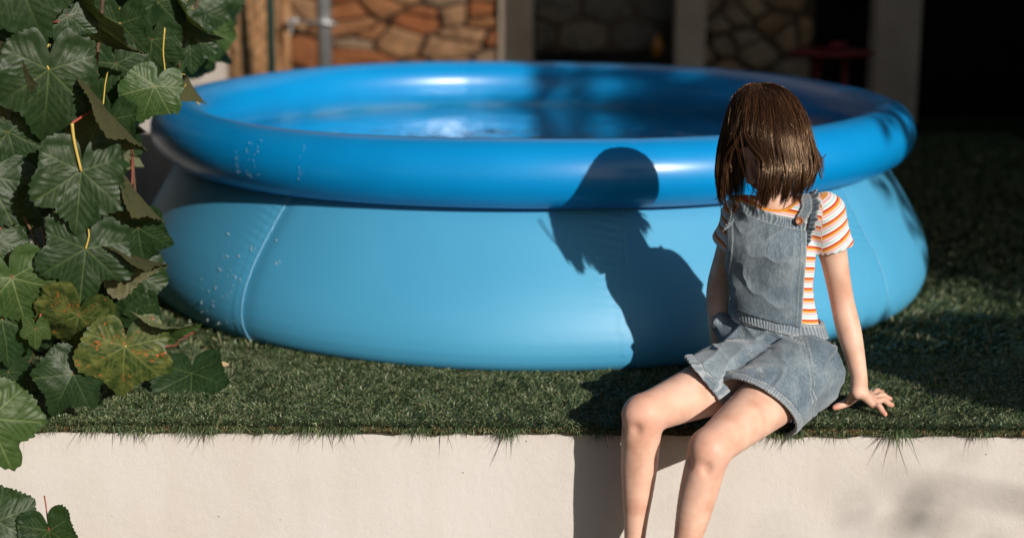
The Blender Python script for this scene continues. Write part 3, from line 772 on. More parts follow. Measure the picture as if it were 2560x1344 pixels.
mats = {'g': M_leaf, 'l': M_leafl, 'y': M_leafy, 'd': M_leafd}
_mc = {}
def leaf_mesh(me, mk):
    key = (me.name, mk)
    if key not in _mc:
        m2 = me.copy(); m2.materials.clear(); m2.materials.append(mats[mk]); _mc[key] = m2
    return _mc[key]
vine = empty('grape_vine', (-1.25, 0.25, 0)); tag(vine, 'leafy grape vine with large dark green leaves hanging at the left of the pool', 'vine')
VO = np.array(vine.location)
rl0 = random.Random(99)
def leaf_at(p, size, roll, pitch, yaw, me, mk, name='leaf', parent=vine, label=None):
    ro = math.radians(roll)
    t0 = Vector((math.sin(ro), 0, -math.cos(ro))); n0 = Vector((0, -1, 0)); x0 = t0.cross(n0)
    Mx = Matrix((x0, t0, n0)).transposed()
    yaw = yaw+rl0.uniform(-16, 10); pitch = pitch+rl0.uniform(-14, 6)
    Mx = Mx @ Matrix.Rotation(math.radians(yaw), 3, 'Y') @ Matrix.Rotation(math.radians(pitch), 3, 'X')
    o = bpy.data.objects.new(name, leaf_mesh(me, mk)); COL.objects.link(o)
    o.parent = parent
    q = Vector(p) - (Vector(VO) if parent is vine else Vector((0, 0, 0)))
    o.matrix_local = Matrix.Translation(q) @ (Mx.to_4x4() @ Matrix.Diagonal((size*rl0.uniform(.86, 1.1), size, size, 1)))
    if label: o['label'] = label
    return o
def fwd_scale(p):   # metres per photograph pixel at p
    d = np.array(p)-CAM; return (d @ (_R @ np.array([0, 0, -1.0])))/FPX
# px, py, Y, length px, roll (tip to the right +), pitch (tip to camera +), yaw, mesh, material
KEY = [
 (122,175,-.02,178, -6, 12, -12,0,'g'), (203,428,-.04,158,-8, 10,-8,1,'g'), (214,622,-.03,150,-9, 8,-6,3,'g'),
 (196,790,-.02,148,-18,-18,-10,2,'y'), (312,866,-.05,135,-6,14,-8,4,'y'),
 (182,935,-.03,105,-28,35,8,7,'g'), (-28,1045,-.20,140,22,8,-10,2,'l'),
 (-8,1302,-.22,120,60,0,-20,0,'g'), (122,1326,-.22,105,10,12,0,1,'g'), (205,25,.10,175,14,-10,62,0,'d'),
 (168,40,.05,95,-2,10,-35,3,'g'), (40,-70,-.05,180,18,8,-20,4,'g'), (-30,10,.0,130,10,5,10,1,'g'),
 (258,262,.05,150,30,-5,58,5,'d'), (386,215,.22,95,-22,8,-22,4,'l'), (395,5,.4,100,-8,8,-12,0,'g'), (380,100,.35,105,-10,6,-8,3,'g'),
 (470,85,.5,100,6,8,-10,1,'g'), (455,32,.45,110,20,-10,55,7,'d'), (520,70,1.2,92,12,5,-15,0,'l'), (480,20,1.0,100,10,5,-15,2,'g'),
 (30,695,-.05,130,14,-6,-10,2,'l'), (-10,600,.0,95,20,8,-15,0,'g'), (88,822,-.03,52,-4,5,0,3,'l'), (5,800,-.02,130,12,5,-30,1,'g'),
 (20,330,.02,130,14,8,-10,0,'g'), (-30,440,.0,130,24,6,-20,3,'g'), (345,570,.10,95,4,4,-10,1,'g'), (305,628,.05,118,48,-6,48,5,'d'),
 (393,805,-.02,95,82,35,60,7,'l'), (330,462,.06,120,24,-8,55,5,'d'), (150,748,.05,85,-20,0,-12,2,'g'), (318,672,.14,120,6,6,-30,0,'g'),
 (-20,180,.0,120,14,6,-10,5,'d'), (15,520,.05,110,6,5,0,4,'g'), (275,300,.15,110,-8,6,10,0,'g'), (60,270,.12,120,-20,5,10,1,'g'),
 (265,500,.14,100,10,5,0,2,'g'), (110,690,.12,120,-10,5,5,3,'g'), (250,690,.12,120,12,5,5,1,'g'), (-30,860,.05,120,10,5,-10,0,'g'), (60,40,.12,120,-12,6,10,3,'g'),
 (300,60,.3,110,-6,4,6,1,'g'), (290,160,.28,110,10,4,-6,4,'g'), (345,765,.15,80,-10,10,10,2,'g'), (50,380,.10,110,-6,4,5,4,'g'), (250,600,.16,95,-18,4,16,1,'g'), (20,930,.02,70,40,20,0,3,'g'),
]
rl = random.Random(3)
pets = []
for (px, py, Y, L, ro, pi_, ya, mi, mk) in KEY:
    p = at(px, py, Y); sz = L*fwd_scale(p)
    if p[2] < 0.035 and px > 0 and py < 1000: p[2] = max(p[2], 0.03)
    leaf_at(p, sz, ro, pi_, ya, HI[mi], mk, label={'y': 'yellowing leaf with orange spots'}.get(mk))
    if (px, py) not in ((203, 428), (122, 175), (214, 622), (312, 866), (393, 805)):
        e = p+np.array([rl.uniform(-.03, .03), rl.uniform(.03, .07), rl.uniform(.03, .07)])
        pets.append((smooth_path([p, (p+e)/2+np.array([0, 0, .01]), e], 8), 0.0016, rl.choice([M_pet, M_petr, M_petr])))
# fallen leaf on the turf right of the vine
fl = at(478, 893, 0.26); fl[2] = 0.045
flo = leaf_at(tuple(fl), 108*fwd_scale(fl), 5, 52, -4, HI[1], 'g', name='grape_leaf', parent=None)
tag(flo, 'single green grape leaf lying on the artificial grass beside the vine', 'leaf')
# filler foliage further back
def in_poly(x, y, poly):
    c = False
    for (x1, y1), (x2, y2) in zip(poly, poly[1:]+poly[:1]):
        if (y1 > y) != (y2 > y) and x < (x2-x1)*(y-y1)/(y2-y1)+x1: c = not c
    return c
regA = [(-60, -40), (350, -40), (350, 250), (300, 330), (290, 560), (340, 740), (300, 850), (-60, 900)]
cnt = 0
holes = [(105, 600, 55, 62), (330, 170, 22, 22), (375, 430, 45, 90)]
while cnt < 60:
    px, py = rl.uniform(-60, 430), rl.uniform(-60, 900)
    if not in_poly(px, py, regA): continue
    if any(abs(px-h[0]) < h[2] and abs(py+20-h[1]) < h[3] for h in holes): continue
    Y = rl.uniform(0.22, 0.9)
    p = at(px, py, Y)
    if p[2] < 0.08: continue
    leaf_at(p, rl.uniform(.055, .11), rl.gauss(0, 25), rl.uniform(-25, 30), rl.gauss(-5, 35), rl.choice(LO), rl.choice('gggggl')); cnt += 1
regB = [(330, -30), (560, -30), (565, 130), (525, 170), (460, 165), (430, 210), (330, 210)]
cnt = 0
while cnt < 70:
    px, py = rl.uniform(320, 610), rl.uniform(-60, 215)
    if not in_poly(px, py, regB): continue
    Y = rl.uniform(1.1, 2.7) if px > 430 else rl.uniform(0.6, 2.2)
    p = at(px, py-18, Y)
    if np.hypot(p[0]-PC[0], p[1]-PC[1]) < PR+Pr+0.03 and p[2] < 0.66: continue
    leaf_at(p, rl.uniform(.045, .085), rl.gauss(5, 25), rl.uniform(-25, 25), rl.gauss(-5, 35), rl.choice(LO), rl.choice('gggl')); cnt += 1
# small leaves added inside the vine so gaps between big ones look dark
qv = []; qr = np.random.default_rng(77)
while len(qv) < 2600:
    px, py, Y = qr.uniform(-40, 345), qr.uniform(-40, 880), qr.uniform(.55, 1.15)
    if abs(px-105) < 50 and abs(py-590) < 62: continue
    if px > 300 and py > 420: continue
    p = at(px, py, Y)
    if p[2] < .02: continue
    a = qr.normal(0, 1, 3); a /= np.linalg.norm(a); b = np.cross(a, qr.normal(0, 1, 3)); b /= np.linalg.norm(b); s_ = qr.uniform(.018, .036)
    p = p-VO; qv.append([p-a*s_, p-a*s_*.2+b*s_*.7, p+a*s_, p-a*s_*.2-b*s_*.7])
o = link('gap_foliage', mesh_np('gap_foliage', np.array(qv).reshape(-1, 3), np.arange(len(qv)*4).reshape(-1, 4)), M_leaf, vine, smooth=False); tag(o, kind='stuff')
# petioles and canes
def pet(pts, Y, r0, mat, r1=None):
    P_ = smooth_path([at(a, b, Y if not isinstance(Y, (list, tuple)) else Y[i]) for i, (a, b) in enumerate(pts)], 14)
    pets.append((P_, np.linspace(r0, r1 or r0*0.75, len(P_)), mat))
pet([(180, 308), (186, 355), (203, 428)], -.045, .0040, M_pet)
pet([(180, 308), (205, 292), (240, 272), (258, 262)], [-.04, -.02, .02, .05], .0032, M_petr)
pet([(66, 62), (80, 92), (90, 120)], -.02, .0045, M_pet)
pet([(122, 175), (112, 140), (122, 110)], -.02, .0022, M_pet)
pet([(214, 622), (222, 592), (221, 572)], -.03, .0024, M_pet)
pet([(412, 70), (408, 130), (412, 178), (402, 205)], .25, .0020, M_pet)
pet([(412, 178), (440, 182), (463, 187)], .25, .0018, M_pet, .001)
pet([(312, 866), (330, 850), (318, 830), (290, 812)], [-.05, -.03, 0, .02], .0026, M_pet)
pet([(372, 840), (380, 815), (393, 804)], -.02, .0024, M_petr)
pet([(125, 533), (140, 562), (147, 582)], .05, .0030, M_petr)
pet([(60, 540), (90, 600), (120, 645)], .05, .0034, M_cane)
pet([(128, 55), (148, 54)], .03, .0022, M_petr)
pet([(425, 228), (450, 222), (465, 212)], .55, .0026, M_pet)
pet([(440, 245), (470, 240), (500, 262)], .6, .0020, M_pet)
for (pts, Y) in (([(150, -30), (120, 200), (70, 420), (120, 640), (90, 860), (40, 960)], .2), ([(40, -40), (20, 260), (60, 520), (10, 800), (-20, 1000)], .12), ([(260, -30), (240, 250), (300, 480), (260, 700), (330, 860)], .22),
                ([(420, -30), (380, 120), (330, 330), (340, 560), (300, 800)], .5), ([(500, -30), (470, 100), (420, 230)], .7), ([(-40, 860), (-60, 1040), (-60, 1200), (-30, 1330), (60, 1360)], [.05, -.02, -.1, -.2, -.22]), ([(150, 745), (260, 800), (400, 850), (470, 845)], [.1, .08, .05, .1])):
    pet(pts, Y, .0048, M_cane, .003)
for P_, r_, m_ in pets:
    v, f = tube_vf(P_-VO, r_, 7); link('cane' if m_ is M_cane else 'petiole', mesh_np('petiole', v, f), m_, vine)
# narrow leaf over the ring
leaf_at(at(478, 208, .62), 62*fwd_scale(at(478, 208, .62)), 22, 5, 72, HI[5], 'd')
# dark ivy-like hedge on the fence behind the vine, raised to block sky light
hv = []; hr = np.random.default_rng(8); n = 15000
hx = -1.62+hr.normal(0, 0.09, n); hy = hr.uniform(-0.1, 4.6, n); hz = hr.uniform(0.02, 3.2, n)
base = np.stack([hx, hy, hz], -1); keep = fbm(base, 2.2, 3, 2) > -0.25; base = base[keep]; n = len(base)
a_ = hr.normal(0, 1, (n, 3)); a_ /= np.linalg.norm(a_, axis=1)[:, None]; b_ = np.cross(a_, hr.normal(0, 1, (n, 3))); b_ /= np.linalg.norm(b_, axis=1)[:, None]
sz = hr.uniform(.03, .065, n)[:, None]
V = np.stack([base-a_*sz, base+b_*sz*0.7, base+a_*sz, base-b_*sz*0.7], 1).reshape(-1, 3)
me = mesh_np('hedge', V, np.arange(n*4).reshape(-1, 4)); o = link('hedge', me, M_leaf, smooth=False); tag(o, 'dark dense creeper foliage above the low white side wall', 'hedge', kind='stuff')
# dry scraps on the turf
for k, (px, py, rz_, s_) in enumerate(((405, 857, 20, 17), (557, 915, 60, 20), (455, 832, 10, 11), (375, 905, 40, 6))):
    p = atz(px, py, 0.026); N_ = 10
    gx, gy = np.meshgrid(np.linspace(-1, 1, N_), np.linspace(-1, 1, N_), indexing='ij')
    wv = (1-gx**2)**0.6
    L_ = s_*fwd_scale(p); V = np.stack([gx*L_, gy*wv*L_*0.45, (0.5*gx**2+0.4*(gy*wv)**2+0.1*np.sin(gx*5))*L_*0.8], -1).reshape(-1, 3)
    i = np.arange(N_-1)[:, None]*N_; j = np.arange(N_-1)[None, :]; F = np.stack([i+j, i+N_+j, i+N_+j+1, i+j+1], -1).reshape(-1, 4)
    o = link('dry_leaf', mesh_np('dry_leaf', V, F), M_dry); o.location = p; o.rotation_euler = (0.5, 0.2, math.radians(rz_))
    tag(o, ['small pale dry leaf scrap between the yellowing leaf and the pool', 'curled tan dry leaf scrap right of the fallen green leaf', 'tiny dry leaf scrap near the foot of the pool', 'tiniest dry scrap beside the yellowing leaf'][k], 'dry leaf')
tw = smooth_path([atz(400, 872, .022), atz(420, 865, .028), atz(440, 862, .024), atz(450, 848, .030), atz(470, 838, .026), atz(485, 830, .03)], 30)
v, f = tube_vf(tw, 0.0016, 6); o = link('tendril', mesh_np('tendril', v, f), M_petr); tag(o, 'thin reddish dry tendril lying on the grass by the vine', 'twig')
gb = smooth_path([atz(755, 895, .03), atz(790, 915, .032), atz(830, 938, .03)], 12)
v, f = tube_vf(gb, 0.0012, 5); o = link('grass_stalk', mesh_np('grass_stalk', v, f), M_leafl); tag(o, 'single pale grass stalk lying on the turf before the pool', 'grass stalk')

# ------------------------------------------------------------------ implicit surfaces (person and clothes)
class Grid:
    def __init__(s, lo, hi, h):
        s.lo = np.array(lo, float); s.h = h; s.n = (np.ceil((np.array(hi)-s.lo)/h).astype(int)+1)
        s.D = np.full(tuple(s.n), 0.05, np.float32)
    def sl(s, lo, hi):
        a = np.clip(np.floor((np.array(lo)-s.lo)/s.h).astype(int), 0, s.n); b = np.clip(np.ceil((np.array(hi)-s.lo)/s.h).astype(int)+1, 0, s.n)
        ax = [s.lo[k]+s.h*np.arange(a[k], b[k]) for k in range(3)]
        G = np.stack(np.meshgrid(*ax, indexing='ij'), -1).reshape(-1, 3)
        return (slice(a[0], b[0]), slice(a[1], b[1]), slice(a[2], b[2])), G
    def add(s, prim, k=0.008):
        fn, lo, hi = prim; sl, G = s.sl(np.array(lo)-k-s.h*2, np.array(hi)+k+s.h*2)
        if len(G) == 0: return
        d = fn(G).reshape(s.D[sl].shape).astype(np.float32); c = s.D[sl]
        s.D[sl] = smin(c, d, k)
    def cut(s, prim, k=0.0):      # subtract
        fn, lo, hi = prim; sl, G = s.sl(np.array(lo)-k-s.h*2, np.array(hi)+k+s.h*2)
        if len(G) == 0: return
        d = fn(G).reshape(s.D[sl].shape).astype(np.float32)
        s.D[sl] = -smin(-s.D[sl], d, k) if k > 0 else np.maximum(s.D[sl], -d)
    def whole(s, fn):
        sl, G = s.sl(s.lo, s.lo+s.h*s.n); s.D = fn(G).reshape(s.D.shape).astype(np.float32)
    def mesh(s):
        D = s.D; D[0] = D[-1] = 0.05; D[:, 0] = D[:, -1] = 0.05; D[:, :, 0] = D[:, :, -1] = 0.05
        I = D < 0; c = np.zeros(tuple(s.n-1), np.uint8)
        offs = [(a, b, e) for a in (0, 1) for b in (0, 1) for e in (0, 1)]
        N = s.n
        for a, b, e in offs: c += I[a:N[0]-1+a, b:N[1]-1+b, e:N[2]-1+e]
        ix = np.nonzero((c > 0) & (c < 8)); nv = len(ix[0])
        idx = np.full(c.shape, -1, np.int32); idx[ix] = np.arange(nv)
        cv = np.stack([D[ix[0]+a, ix[1]+b, ix[2]+e] for a, b, e in offs], 1)
        acc = np.zeros((nv, 3)); cnt = np.zeros(nv)
        for p in range(8):
            for q in range(p+1, 8):
                A_, B_ = np.array(offs[p]), np.array(offs[q])
                if np.abs(A_-B_).sum() != 1: continue
                va, vb = cv[:, p], cv[:, q]; m = (va < 0) != (vb < 0)
                t_ = va[m]/(va[m]-vb[m]); acc[m] += A_+(B_-A_)*t_[:, None]; cnt[m] += 1
        V = s.lo+s.h*(np.stack(ix, 1)+acc/cnt[:, None])
        Fs = []
        for ax in range(3):
            sh = [slice(None)]*3; sh2 = [slice(None)]*3; sh[ax] = slice(0, -1); sh2[ax] = slice(1, None)
            a = I[tuple(sh)]; b = I[tuple(sh2)]
            for sgn, m in ((1, a & ~b), (0, ~a & b)):
                e = np.stack(np.nonzero(m), 1)
                u, w = [(1, 2), (2, 0), (0, 1)][ax]
                ok = (e[:, u] > 0) & (e[:, w] > 0); e = e[ok]
                if not len(e): continue
                def cell(du, dw):
                    g = e.copy(); g[:, u] -= du; g[:, w] -= dw; return idx[g[:, 0], g[:, 1], g[:, 2]]
                q = np.stack([cell(1, 1), cell(0, 1), cell(0, 0), cell(1, 0)], 1)
                Fs.append(q if sgn else q[:, ::-1])
        F = np.vstack(Fs); F = F[(F >= 0).all(1)]
        return V, F
def smin(a, b, k):
    if k <= 0: return np.minimum(a, b)
    h = np.maximum(k-np.abs(a-b), 0)/k
    return np.minimum(a, b)-h*h*h*k/6
def nrm(v):
    v = np.asarray(v, float); return v/np.linalg.norm(v)
def rcone(a, b, r1, r2):
    a = np.array(a, float); b = np.array(b, float); R_ = max(r1, r2)
    ba = b-a; L2 = ba @ ba
    def fn(P):
        pa = P-a; t_ = np.clip(pa @ ba/L2, 0, 1)
        return np.linalg.norm(pa-t_[:, None]*ba, axis=1)-(r1+(r2-r1)*(t_*t_*(3-2*t_)*0.5+t_*0.5))
    return fn, np.minimum(a, b)-R_, np.maximum(a, b)+R_
def limb(pts, rad, n=18):
    P_ = smooth_path(pts, n); R_ = np.interp(np.linspace(0, 1, n), np.linspace(0, 1, len(rad)), rad)
    for _ in range(2): R_[1:-1] = (R_[:-2]+2*R_[1:-1]+R_[2:])/4
    def fn(P):
        best = None
        for i in range(n-1):
            ba = P_[i+1]-P_[i]; t_ = np.clip(((P-P_[i]) @ ba)/(ba @ ba), 0, 1)
            d = np.linalg.norm(P-P_[i]-t_[:, None]*ba, axis=1)-(R_[i]+(R_[i+1]-R_[i])*t_)
            best = d if best is None else np.minimum(best, d)
        return best
    return fn, (P_-R_[:, None]).min(0), (P_+R_[:, None]).max(0)
def ecap(a, b, ra, rb, ex):
    """capsule with elliptical section; ex = direction of first radius"""
    a = np.array(a, float); b = np.array(b, float); ax = b-a; L = np.linalg.norm(ax); ax = ax/L
    ex = nrm(ex-ax*np.dot(ex, ax)); ey = np.cross(ax, ex); R_ = max(*ra, *rb)
    def fn(P):
        pa = P-a; h = pa @ ax; t_ = np.clip(h/L, 0, 1); t2 = t_*t_*(3-2*t_)
        rx = ra[0]+(rb[0]-ra[0])*t2; ry = ra[1]+(rb[1]-ra[1])*t2
        ez = h-t_*L; rz = np.minimum(rx, ry)
        q = np.sqrt((pa @ ex/rx)**2+(pa @ ey/ry)**2+(ez/rz)**2)
        return (q-1)*np.minimum(rx, ry)
    return fn, np.minimum(a, b)-R_, np.maximum(a, b)+R_
def ellip(c, r, Rm=None):
    c = np.array(c, float); r = np.array(r, float); Rm = np.eye(3) if Rm is None else np.array(Rm)
    def fn(P):
        q = (P-c) @ Rm; k = np.linalg.norm(q/r, axis=1); k2 = np.linalg.norm(q/(r*r), axis=1)+1e-9
        return k*(k-1)/k2
    return fn, c-r.max(), c+r.max()
def U(prims, k):
    def fn(P):
        d = None
        for f, _, _ in prims:
            e = f(P); d = e if d is None else smin(d, e, k)
        return d
    return fn, np.min([p[1] for p in prims], 0), np.max([p[2] for p in prims], 0)
def infl(pr, r):
    f, lo, hi = pr
    return (lambda P: f(P)-r), lo-r, hi+r

# ------------------------------------------------------------------ landmarks of the sitting child
RS, LS = at(1850, 538, .155), at(2064, 536, .095)
RE, LE = at(1797, 716, .235), at(2106, 752, .125)
RW, LW = at(1800, 890, .20), at(2146, 932, .085)
NB = at(1937, 512, .135); CH = at(1928, 612, .135); WA = at(1938, 790, .155); PE = at(1955, 905, .15)
RH, LH = at(1888, 925, .10), at(2008, 930, .075)
RK, LK = at(1606, 1036, -.13), at(1774, 1122, -.235)
RA_, LA_ = at(1584, 1395, -.155), at(1690, 1465, -.275)
HC = at(1905, 352, .090)
HF = nrm([-.50, -.62, -.58]); HU = np.array([-.06, 0, 1.0]); HU = nrm(HU-HF*np.dot(HU, HF)); HR = np.cross(HF, HU)   # HR: towards her right? fixed below
HM = np.stack([HR, HF, HU], 1)      # columns: lateral, forward, up
def H(x, y, z): return HC+HM @ np.array([x, y, z])
E1 = nrm(LS-RS); E1[2] = 0; E1 = nrm(E1)
def mid(a, b, t=0.5): return np.array(a)*(1-t)+np.array(b)*t

# torso
torso = [ecap(PE+np.array([0, 0, .0]), WA, (.108, .085), (.088, .066), E1), ecap(WA, CH, (.088, .066), (.096, .068), E1),
         ecap(CH, mid(CH, NB, .62), (.096, .068), (.078, .052), E1), rcone(RS+np.array([.012, 0, -.004]), LS-np.array([.012, 0, .004]), .034, .034)]
torso_u = U(torso, .03)
body = Grid((.20, -.34, -.37), (.93, .36, .80), .003)
for p in torso: body.add(p, .03)
body.add(rcone(RS, mid(CH, NB, .5), .034, .05), .03); body.add(rcone(LS, mid(CH, NB, .5), .034, .05), .03)
body.add(rcone(NB-np.array([0, 0, .02]), H(0, -.035, -.045), .037, .036), .02)
# head
body.add(ellip(H(0, -.012, .020), (.069, .081, .076), HM), .0)
body.add(ellip(H(0, .020, -.033), (.060, .051, .062), HM), .02)
body.add(ellip(H(0, .042, -.078), (.028, .026, .024), HM), .022)
body.add(rcone(H(-.045, -.005, -.05), H(-.012, .05, -.085), .018, .014), .02); body.add(rcone(H(.045, -.005, -.05), H(.012, .05, -.085), .018, .014), .02)
for s_ in (-1, 1):
    body.add(ellip(H(s_*.034, .050, -.038), (.021, .019, .020), HM), .02)     # cheeks
    body.add(ellip(H(s_*.030, .066, .002), (.017, .010, .007), HM), .010)   # brow
    body.cut(ellip(H(s_*.029, .084, -.014), (.015, .012, .009), HM), .010)
    body.add(ellip(H(s_*.029, .066, -.015), (.0125, .0125, .011), HM), .003)  # lidded eye
    body.add(ellip(H(s_*.072, -.008, -.020), (.008, .018, .028), HM), .008) # ear
    body.cut(ellip(H(s_*.080, -.006, -.018), (.006, .009, .016), HM), .006)
    body.add(ellip(H(s_*.0085, .083, -.043), (.0065, .007, .006), HM), .006)
body.add(rcone(H(0, .074, -.004), H(0, .090, -.038), .0065, .0088), .009)
body.add(ellip(H(0, .0745, -.060), (.019, .0085, .0048), HM), .004); body.add(ellip(H(0, .0725, -.069), (.016, .0085, .0055), HM), .004)
body.cut(ellip(H(0, .085, -.0645), (.018, .008, .0009), HM), .003)
# arms
def arm(Sh, El, Wr, PB):
    bk = np.array([0, .005, 0])
    body.add(limb([Sh, mid(Sh, El, .5)+bk*.2, El+bk, mid(El, Wr, .5)+bk*.3, Wr, PB], [.037, .0345, .0315, .0285, .0270, .0292, .0285, .0235, .0185, .0200, .0205], 26), .015)
PBm = LW+np.array([.002, -.004, -.034]); HP = RW+np.array([0, -.01, -.045])
arm(RS, RE, RW, HP); arm(LS, LE, LW, PBm)
# her left hand, flat on the turf, fingers to the right
kn = [atz(2183, 1013, .024), atz(2190, 1004, .025), atz(2188, 995, .024), atz(2180, 987, .023)]
tp = [atz(2213, 1035, .012), atz(2230, 1012, .012), atz(2226, 996, .012), atz(2206, 979, .012)]
palmc = mid(PBm, mid(kn[1], kn[2]), .5); palmc[2] = .030
for i_, K in enumerate(kn):
    st_p = PBm+np.array([.004+.003*(1.5-i_), -.012+.010*i_, -.012]); 
    body.add(rcone(st_p, K, .013, .0085), .012)
for i_, (K, T_) in enumerate(zip(kn, tp)):
    m_ = mid(K, T_, .45); m_[2] = K[2]+.003; m3 = mid(K, T_, .76); m3[2] = mid(K, T_, .76)[2]+.002
    r0 = (.0080, .0083, .0078, .0068)[i_]
    body.add(limb([K, m_, m3, T_], [r0, r0*.90, r0*.96, r0*.86, r0*.86, r0*.70], 12), .004)
th = [PBm+np.array([-.006, -.012, -.008]), atz(2122, 1003, .026), atz(2102, 1012, .018), atz(2086, 1018, .013)]
body.add(limb(th, [.015, .0125, .0100, .0088, .0088, .0066], 14), .008)
# her right hand behind the hip
for i_ in range(4):
    K = HP+np.array([-.035, -.022+.016*i_, -.035]); T_ = K+np.array([-.042+.003*abs(i_-1.5), -.012+.008*i_, -.012])
    T_[2] = .012; body.add(rcone(HP+np.array([-.004, -.010+.008*i_, -.01]), K, .013, .009), .012); m_ = mid(K, T_, .5); m_[2] += .006
    body.add(rcone(K, m_, .008, .0072), .004); body.add(rcone(m_, T_, .0072, .006), .003)
body.add(rcone(HP+np.array([.004, -.012, -.012]), HP+np.array([-.006, -.045, -.045]), .012, .0085), .010); body.add(rcone(HP+np.array([-.006, -.045, -.045]), HP+np.array([-.012, -.07, -.052]), .0085, .0065), .003)
# legs
def leg(Hp, Kn, An, side):
    ax = nrm(Kn-Hp); sh = nrm(An-Kn); bk = np.array([0.08, 1, 0.0])
    body.add(limb([Hp, mid(Hp, Kn, .5)+np.array([0, 0, .002]), Kn-ax*.008], [.078, .073, .067, .061, .055, .0485, .044], 18), .012)
    body.add(limb([Kn+sh*.002, mid(Kn, An, .30)+bk*.010, mid(Kn, An, .65)+bk*.004, An], [.0445, .0435, .0425, .0400, .0345, .0275, .0232, .0215], 22), .022)
    body.add(ellip(Kn+ax*.0195-sh*.004, (.028, .028, .028)), .012)
    lat = nrm(np.cross(ax, sh)); [body.cut(ellip(Kn+ax*.043+sh*.020+lat*q_*.026, (.012, .012, .014)), .018) for q_ in (-1, 1)]              # knee cap
    body.add(ellip(Kn+sh*.052+ax*.020, (.014, .014, .016)), .022)
    body.add(ellip(An, (.026, .024, .024)), .012)
    toe = An+np.array([-.02, -.115, -.040]); heel = An+np.array([.004, .022, -.030])
    if toe[2] < -.332: toe[2] = -.332
    body.add(rcone(An+np.array([0, -.012, -.012]), mid(An, toe, .6)+np.array([0, 0, -.006]), .026, .020), .015)
    body.add(rcone(heel, mid(heel, toe, .6), .018, .018), .015); body.add(rcone(mid(heel, toe, .6), toe, .019, .012), .015)
    for q in range(5):
        s0 = toe+np.array([(-.024+.011*q)*side, .012*abs(q-0.8)*.8, 0]); body.add(rcone(s0+np.array([0, .015, 0]), s0+np.array([0, -.012, -.001]), .0085-.0006*q, .0075-.0006*q), .004)
leg(RH, RK, RA_, -1); leg(LH, LK, LA_, 1)
person = empty('person', (float(PE[0]), float(PE[1]), 0.0))
tag(person, 'child in striped t-shirt and grey denim dungaree shorts sitting on the wall edge, head bowed', 'person')
PO = np.array(person.location)
V, F = body.mesh(); del body
def near(V, c, r): return np.exp(-(np.linalg.norm(V-np.array(c), axis=1)/r)**2)
flush = 0.9*near(V, RK, .045)+0.9*near(V, LK, .045)+0.4*near(V, LE, .03)+0.7*near(V, H(.034, .06, -.04), .02)+0.7*near(V, H(-.034, .06, -.04), .02)+0.6*near(V, H(0, .09, -.04), .012)
for T_ in tp+[th[3]]: flush = flush+0.9*near(V, T_, .014)
for K in kn: flush = flush+0.4*near(V, K, .009)
lips = np.clip(near(V, H(0, .082, -.0645), .015)*1.6-.3, 0, 1)*(np.abs((V-H(0, 0, -.0645)) @ HU) < .009)
# fine skin relief
V = V+0
me = mesh_np('body', V-PO, F); attr(me, 'flush', np.clip(flush, 0, 1)); attr(me, 'lips', lips)
Qh = (V-HC) @ HM; lash = np.zeros(len(V))
for s_ in (-1, 1):
    lash = np.maximum(lash, np.exp(-((Qh[:, 2]+.0225-2.0*(Qh[:, 0]-s_*.029)**2*10)/.0016)**2)*(np.abs(Qh[:, 0]-s_*.029) < .013)*(Qh[:, 1] > .06))
    lash = np.maximum(lash, .7*np.exp(-((Qh[:, 2]-.006+6*(Qh[:, 0]-s_*.030)**2)/.0030)**2)*(np.abs(Qh[:, 0]-s_*.031) < .016)*(Qh[:, 1] > .05))
attr(me, 'lash', lash)
t = NT('skin')
c = t.ramp(t.noise(18, 4), [(0.30, (0.52, 0.29, 0.205)), (0.5, (0.62, 0.385, 0.29)), (0.70, (0.69, 0.455, 0.355))])
c = t.mix(t.math('MULTIPLY', t.attr('flush'), 0.75), c, (0.58, 0.22, 0.15))
c = t.mix(t.attr('lips'), c, (0.40, 0.10, 0.08))
c = t.mix(t.math('MULTIPLY', t.attr('lash'), 0.9), c, (0.05, 0.022, 0.014))
vm = t.node('TexVoronoi'); vm.inputs['Scale'].default_value = 17; t.l.new(t.obj(), vm.inputs['Vector'])
c = t.mix(t.math('MULTIPLY', t.math('LESS_THAN', vm.outputs['Distance'], 0.022), 0.75), c, (0.16, 0.07, 0.04))
c = t.mix(t.math('MULTIPLY', t.math('GREATER_THAN', t.noise(9, 3, 0.6), 0.62), 0.12), c, (0.52, 0.22, 0.17))
t.set(color=c, rough=0.52, spec=0.35, sss=0.18, sssr=(1.0, 0.32, 0.16), ssss=0.009)
t.bump(t.math('ADD', t.noise(260, 3), t.noise(70, 2)), 0.10, 0.002)
M_skin = t.m
bodyo = link('body', me, M_skin, person)
# moles
for (px, py, Y, r_) in ((2138, 776, .09, .0011), (1600, 1295, -.2, .0012)):
    pass

